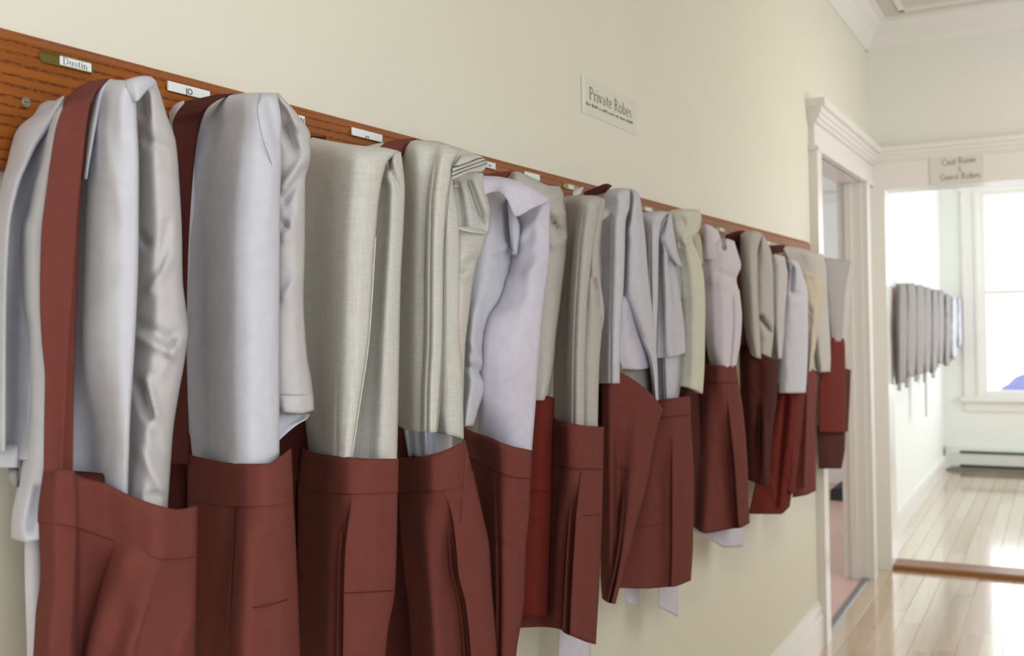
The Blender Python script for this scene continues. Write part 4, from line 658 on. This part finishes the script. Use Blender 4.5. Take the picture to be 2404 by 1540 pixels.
# ===== I
Ir = robe(1600, 500, 'pale cream linen robe pinched at its right side, in front of a pinkish white robe')
IA = apron(1600, 700, 'narrow maroon apron mostly hidden behind the hem of the pale cream robe')
sheet(Ir, 'front_panel', M['cream'], [([497, 491, 490, 492], [1566, 1586, 1612, 1642]), (510, [1570, 1592, 1618, 1647]), (540, [1574, 1594, 1618, 1642]), (562, [1578, 1594, 1610, 1626]), (598, [1582, 1600, 1620, 1640]), (645, [1588, 1608, 1630, 1652]), (723, [1594, 1614, 1636, 1656]), (860, [1592, 1612, 1634, 1654]), ([906, 908, 914, 924], [1588, 1608, 1630, 1650])], [11.2, 13.6, 15.6, 15.4], wr=0.2, er=0.9, el=0.5, t=0.014, tr=2, trp=18, dents=[(1624, 562, 1600, 575, 6, -1.0), (1640, 600, 1622, 575, 6, 0.5), (1605, 520, 1612, 560, 8, -0.5)])
sheet(Ir, 'shoulder_fold', M['tan'], [(545, [1615, 1630, 1646]), (580, [1620, 1638, 1650]), (620, [1624, 1640, 1652])], [11, 12.2, 12], wr=0.3)
sheet(IA, 'skirt', m3, [([900, 910, 930], [1575, 1615, 1645]), (1040, [1575, 1615, 1646]), (1136, [1575, 1612, 1636]), ([1240, 1236, 1230], [1575, 1610, 1634])], [9, 11, 10.6], wr=0.35, t=0.016, tr=0.3)
# ===== J
Jr = robe(1690, 560, 'short pinkish white robe pinched on its hook, a metal hook showing above')
JA = apron(1700, 800, 'flared maroon apron with a pale lining hanging below its hem')
sheet(Jr, 'collar', M['pink'], [([530, 526, 530, 542], [1644, 1656, 1670, 1686]), (575, [1646, 1664, 1682, 1697]), (610, [1648, 1668, 1686, 1702])], [10.5, 13, 14, 13], wr=0.3, tr=1.5, trp=14)
sheet(Jr, 'front_panel', M['pink'], [([572, 566, 560, 566], [1650, 1672, 1704, 1724]), (590, [1648, 1676, 1706, 1731]), (624, [1648, 1678, 1710, 1740]), (656, [1650, 1676, 1702, 1729]), (693, [1652, 1680, 1708, 1736]), (746, [1654, 1682, 1708, 1736]), (805, [1658, 1682, 1706, 1730]), (880, [1672, 1688, 1706, 1724])], [10, 13.6, 15.4, 14.6], wr=0.3, vf=2, t=0.014, tr=1.6, trp=16, dents=[(1698, 568, 1699, 582, 4, -2.2), (1690, 640, 1728, 655, 8, -0.6)])
seam(Jr, 'hem_stitch', M['dgrey'], [(1656, 664), (1680, 667), (1708, 668)], [11.2, 13.8, 15.3], 0.0005)
sheet(Jr, 'side_panel', M['pink'], [(680, [1714, 1724, 1736]), (746, [1716, 1728, 1742]), (805, [1714, 1725, 1738]), (862, [1712, 1718, 1728])], [14, 15.6, 14.8], wr=0.15, t=0.004)
sheet(JA, 'waistband', mr, [([845, 857, 858, 858], [1642, 1668, 1696, 1728]), ([890, 898, 900, 898], [1638, 1668, 1700, 1734])], [7, 12.5, 15.6, 15.6], wr=0.08, t=0.0015, tr=0.3, trp=6)
sheet(JA, 'skirt', mr, [([886, 894, 896, 896, 894], [1638, 1668, 1702, 1704, 1733]), (960, [1632, 1668, 1708, 1710, 1744]), (1093, [1628, 1670, 1722, 1724, 1755]), ([1236, 1252, 1240, 1240, 1228], [1626, 1656, 1732, 1734, 1760])], [7, 12.0, 14.4, 15.4, 15], wr=0.25, t=0.018, tr=0)
sheet(JA, 'pale_lining', M['lav'], [([1226, 1228, 1226, 1222], [1628, 1660, 1700, 1744]), ([1250, 1262, 1264, 1262], [1630, 1662, 1702, 1745]), ([1256, 1272, 1286, 1284], [1640, 1676, 1704, 1745])], [6, 8, 9, 9], wr=0.3, t=0.006)
# ===== K
Kr = robe(1760, 560, 'warm grey robe with soft rounded folds beside a wide dark red strap')
KA = apron(1745, 560, 'dark maroon apron with wide strap showing between the pinkish robe and a warm grey robe')
sheet(KA, 'strap', m3, [([552, 546, 542, 541], [1702, 1718, 1732, 1748]), (600, [1718, 1732, 1742, 1752]), (700, [1724, 1736, 1748, 1758]), (830, [1722, 1736, 1750, 1766])], [8, 8.6, 9, 9.4], wr=0.08, t=0.002, tr=0.8, trp=10)
sheet(Kr, 'front_panel', M['beige'], [([550, 543, 542, 548], [1738, 1754, 1772, 1790]), (597, [1738, 1752, 1766, 1778]), (693, [1742, 1756, 1768, 1779]), (773, [1748, 1760, 1772, 1783]), ([830, 834, 838, 842], [1758, 1768, 1778, 1787])], [11, 13.4, 14.8, 14.6], wr=0.25, el=0.5, tr=1.8, trp=16, t=0.014)
sheet(Kr, 'sleeve', M['beige'], [([556, 552, 560], [1782, 1790, 1798]), (590, [1776, 1794, 1810]), (620, [1774, 1796, 1815]), (693, [1774, 1797, 1817]), (760, [1776, 1800, 1819]), (800, [1778, 1800, 1815]), ([828, 836, 842], [1778, 1796, 1810])], [12, 14, 13.6], wr=0.35, vf=1.5, t=0.012, dents=[(1786, 745, 1806, 775, 5, -1.8)])
sheet(KA, 'skirt', m3, [([800, 813, 826, 838, 847], [1735, 1756, 1782, 1806, 1830]), (933, [1738, 1758, 1780, 1802, 1824]), (1039, [1740, 1758, 1776, 1794, 1811]), ([1122, 1128, 1132, 1138, 1142], [1742, 1758, 1774, 1790, 1804])], [7, 11.0, 13, 14.8, 14.8], wr=0.35, t=0.018, tr=0.2, trp=6, dents=[(1795, 1000, 1796, 1130, 7, 0.5), (1782, 960, 1783, 1110, 6, -0.4)])
# ===== L
Lr = robe(1850, 620, 'light grey robe with straight hem overlapping a brick-red apron with rounded corner')
LA = apron(1830, 640, 'brick-red apron with rounded lower corner below the straight-hemmed grey robe')
sheet(Lr, 'side_fold', wm, [([600, 597, 602], [1806, 1822, 1842]), (640, [1812, 1830, 1850]), (746, [1812, 1828, 1844]), ([838, 842, 842], [1822, 1828, 1836])], [12, 14, 13.6], wr=0.25, tr=1.2, trp=10)
sheet(Lr, 'front_panel', g, [([612, 608, 610, 616], [1842, 1852, 1862, 1874]), (640, [1846, 1858, 1870, 1883]), (693, [1840, 1858, 1878, 1897]), (800, [1832, 1854, 1876, 1897]), ([922, 923, 923, 922], [1828, 1850, 1872, 1892])], [11.6, 14.2, 15.2, 14.6], wr=0.25, el=0.4, tr=1.4, trp=12, t=0.012, dents=[(1862, 628, 1858, 680, 5, -0.9), (1858, 690, 1890, 695, 6, -0.6)])
sheet(LA, 'skirt', m2, [(900, [1818, 1840, 1862, 1892]), (1050, [1790, 1826, 1852, 1876]), (1150, [1770, 1812, 1840, 1860]), ([1206, 1207, 1207, 1190], [1758, 1800, 1832, 1854])], [7, 11, 12.6, 12.4], wr=0.4, t=0.018, tr=0, dents=[(1846, 930, 1822, 1190, 7, -0.9), (1862, 940, 1850, 1120, 5, 0.6)])
sheet(LA, 'skirt_fold', m2, [(920, [1858, 1872, 1890]), (1050, [1850, 1862, 1878]), ([1150, 1158, 1160], [1846, 1856, 1866])], [12.2, 13.2, 12.6], wr=0.3, t=0.006, tr=0)
# ===== M
Mr = robe(1890, 610, 'tan linen robe draped over a greyer panel, second from the far end of the rail')
MA = apron(1880, 700, 'maroon apron hanging below the tan linen robe near the far end of the rail')
sheet(MA, 'strap', m3, [([578, 575, 575], [1806, 1824, 1844]), ([596, 594, 592], [1808, 1824, 1842])], [9, 9.6, 10], wr=0.03, t=0.002)
sheet(Mr, 'back_panel', M['beige'], [([578, 580, 588, 598], [1836, 1866, 1900, 1934]), (640, [1860, 1890, 1916, 1940]), (693, [1866, 1896, 1920, 1942]), (780, [1880, 1904, 1926, 1948]), ([858, 870, 874, 872], [1890, 1912, 1934, 1955])], [9.6, 11, 12.8, 12.6], wr=0.35, vf=2, tr=1.4, trp=12, dents=[(1910, 790, 1918, 865, 5, -1.0)])
sheet(Mr, 'front_panel', M['tan'], [([632, 634, 644, 652], [1876, 1892, 1912, 1934]), (670, [1886, 1904, 1922, 1939]), (720, [1890, 1904, 1916, 1928]), (800, [1890, 1900, 1908, 1917]), (872, [1890, 1896, 1900, 1905])], [11.6, 13.2, 14.2, 14], wr=0.4, vf=1.5, tr=1.2, trp=12, dents=[(1905, 660, 1930, 655, 5, -0.8)])
sheet(MA, 'skirt', mr, [([862, 868, 874], [1866, 1896, 1922]), (1013, [1866, 1892, 1914]), ([1168, 1163, 1152], [1860, 1890, 1916])], [9, 11.8, 11.8], wr=0.35, t=0.016, tr=0.2, dents=[(1898, 900, 1888, 1140, 5, 0.8)])
# ===== N
Nr = robe(1960, 615, 'flat grey robe at the far end of the rail beside the door casing')
NA = apron(1950, 700, 'brick-red folded apron with darker lower layer at the far end of the rail')
sheet(Nr, 'front_panel', M['dgrey'], [([604, 606, 609, 613], [1928, 1950, 1976, 1999]), (624, [1930, 1950, 1974, 1995]), (693, [1936, 1954, 1970, 1984]), ([800, 800, 802, 802], [1944, 1956, 1966, 1977])], [10, 12, 13, 13], wr=0.12, tr=1.4, trp=12, t=0.01)
sheet(Nr, 'side_panel', M['beige'], [([618, 614, 614], [1978, 1990, 2001]), (640, [1974, 1990, 2003]), (693, [1970, 1984, 1998]), (800, [1966, 1978, 1990]), ([862, 864, 864], [1966, 1976, 1987])], [10, 12, 12], wr=0.2)
sheet(NA, 'fold_layer', m2, [([792, 793, 794], [1944, 1964, 1984]), (870, [1930, 1958, 1985]), (940, [1922, 1955, 1986]), (1016, [1922, 1955, 1986])], [11.4, 12.8, 12.6], wr=0.15, t=0.008, tr=0.3)
sheet(NA, 'lower_layer', m3, [(1000, [1918, 1950, 1985]), (1050, [1920, 1952, 1984]), (1100, [1922, 1950, 1976])], [9.8, 11.4, 11.4], wr=0.15, t=0.01)
sheet(NA, 'side_layer', m3, [([862, 866, 868], [1978, 1988, 1998]), (940, [1978, 1986, 1995]), (1013, [1976, 1984, 1991])], [9.8, 10.4, 10], wr=0.1, t=0.006)
sheet(BA, 'skirt_back', m3, [(1000, [385, 425, 480]), (1300, [385, 425, 480]), (1740, [380, 420, 480])], [3, 4.2, 5.6], wr=0.2)  # added gap filler, dark colour stands for the shade between aprons
sheet(CA, 'skirt_back', m3, [(930, [640, 690, 750]), (1300, [640, 690, 750]), (1740, [650, 700, 750])], [3, 4.2, 5.0], wr=0.2)  # same dark filler for the shaded gap beside this apron
sheet(GAp, 'strap', m3, [(760, [1385, 1405, 1428]), (1010, [1385, 1405, 1430])], [7.5, 8.5, 9.0], wr=0.1)
sheet(HA, 'skirt_back', m3, [(880, [1500, 1530, 1560]), (990, [1500, 1530, 1560])], [7, 8, 8.5], wr=0.1)  # dark back sheet, shade of the gap put into the colour
sheet(JA, 'strap', m3, [(640, [1636, 1655, 1690]), (860, [1636, 1655, 1690])], [6.5, 7.5, 8], wr=0.1)
seam(BA, 'pleat_edge', m3, [(552, 1190), (547, 1320), (538, 1540)], [16.3, 16.3, 16.3], 0.0007)  # dark tubes on the pleats, painting their thin shade lines
seam(CA, 'pleat_edge', m3, [(827, 1160), (808, 1300), (804, 1410), (803, 1540)], [18.0, 18.0, 17.9, 17.8], 0.0006)
seam(JA, 'pleat_edge', m3, [(1704, 898), (1709, 960), (1723, 1093), (1728, 1150)], [15.4, 15.3, 15.2, 15.1], 0.0008)
seam(FA, 'pleat_edge', m3, [(1364, 1108), (1353, 1200), (1343, 1352)], [17.8, 17.6, 17.5], 0.0007)
# ===== coat room rail and robes
fr = empty('coat_rail', (0.0, 7.5, 1.5)); tag(fr, 'short wooden rail on the far coat room wall, mostly covered by grey robes', 'coat rail')
MB().box(-0.03, -0.008, 6.0, 9.0, 1.40, 1.50).build('rail_board', M['oak'], fr)
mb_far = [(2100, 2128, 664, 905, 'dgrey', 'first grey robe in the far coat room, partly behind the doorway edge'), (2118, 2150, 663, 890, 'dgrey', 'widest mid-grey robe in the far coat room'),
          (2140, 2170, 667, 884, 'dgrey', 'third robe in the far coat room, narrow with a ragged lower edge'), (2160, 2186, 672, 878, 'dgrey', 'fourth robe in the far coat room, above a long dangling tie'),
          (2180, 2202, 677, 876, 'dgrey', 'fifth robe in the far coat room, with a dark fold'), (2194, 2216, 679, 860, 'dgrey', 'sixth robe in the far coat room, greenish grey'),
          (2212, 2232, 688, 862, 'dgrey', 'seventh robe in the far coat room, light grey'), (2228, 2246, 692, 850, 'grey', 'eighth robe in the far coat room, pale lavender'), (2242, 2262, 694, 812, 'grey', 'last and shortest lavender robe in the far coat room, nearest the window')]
rnd = random.Random(11)
for i, (a, b, yt, yb, mk, lab) in enumerate(mb_far):
    e = empty('robe', P(a, yt, 0.04)); tag(e, lab, 'robe', 'grey robes on the far coat room rail')
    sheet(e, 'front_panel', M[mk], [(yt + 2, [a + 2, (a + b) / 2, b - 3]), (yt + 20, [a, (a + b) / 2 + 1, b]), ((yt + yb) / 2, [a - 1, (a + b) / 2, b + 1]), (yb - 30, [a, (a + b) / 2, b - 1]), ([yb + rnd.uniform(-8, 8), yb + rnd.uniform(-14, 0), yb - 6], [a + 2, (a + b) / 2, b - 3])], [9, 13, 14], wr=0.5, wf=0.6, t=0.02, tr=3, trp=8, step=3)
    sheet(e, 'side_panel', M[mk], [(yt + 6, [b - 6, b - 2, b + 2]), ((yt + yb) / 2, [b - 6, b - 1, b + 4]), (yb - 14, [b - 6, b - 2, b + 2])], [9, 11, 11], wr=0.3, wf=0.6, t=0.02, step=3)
    if i in (0, 1, 2, 3, 4):
        sheet(e, 'hem_tie', M['dgrey'], [(yb - 20, [a + 6, a + 11, a + 16]), (yb + 12 + (i % 2) * 8, [a + 7, a + 11, a + 15])], [7, 8, 8], wr=0.1, t=0.004, step=4)
    if i == 3: sheet(e, 'long_tie', M['dgrey'], [(yb - 20, [2171, 2173, 2175]), (978, [2173, 2174.5, 2176])], [7, 8, 8], wr=0, t=0.004, step=4)
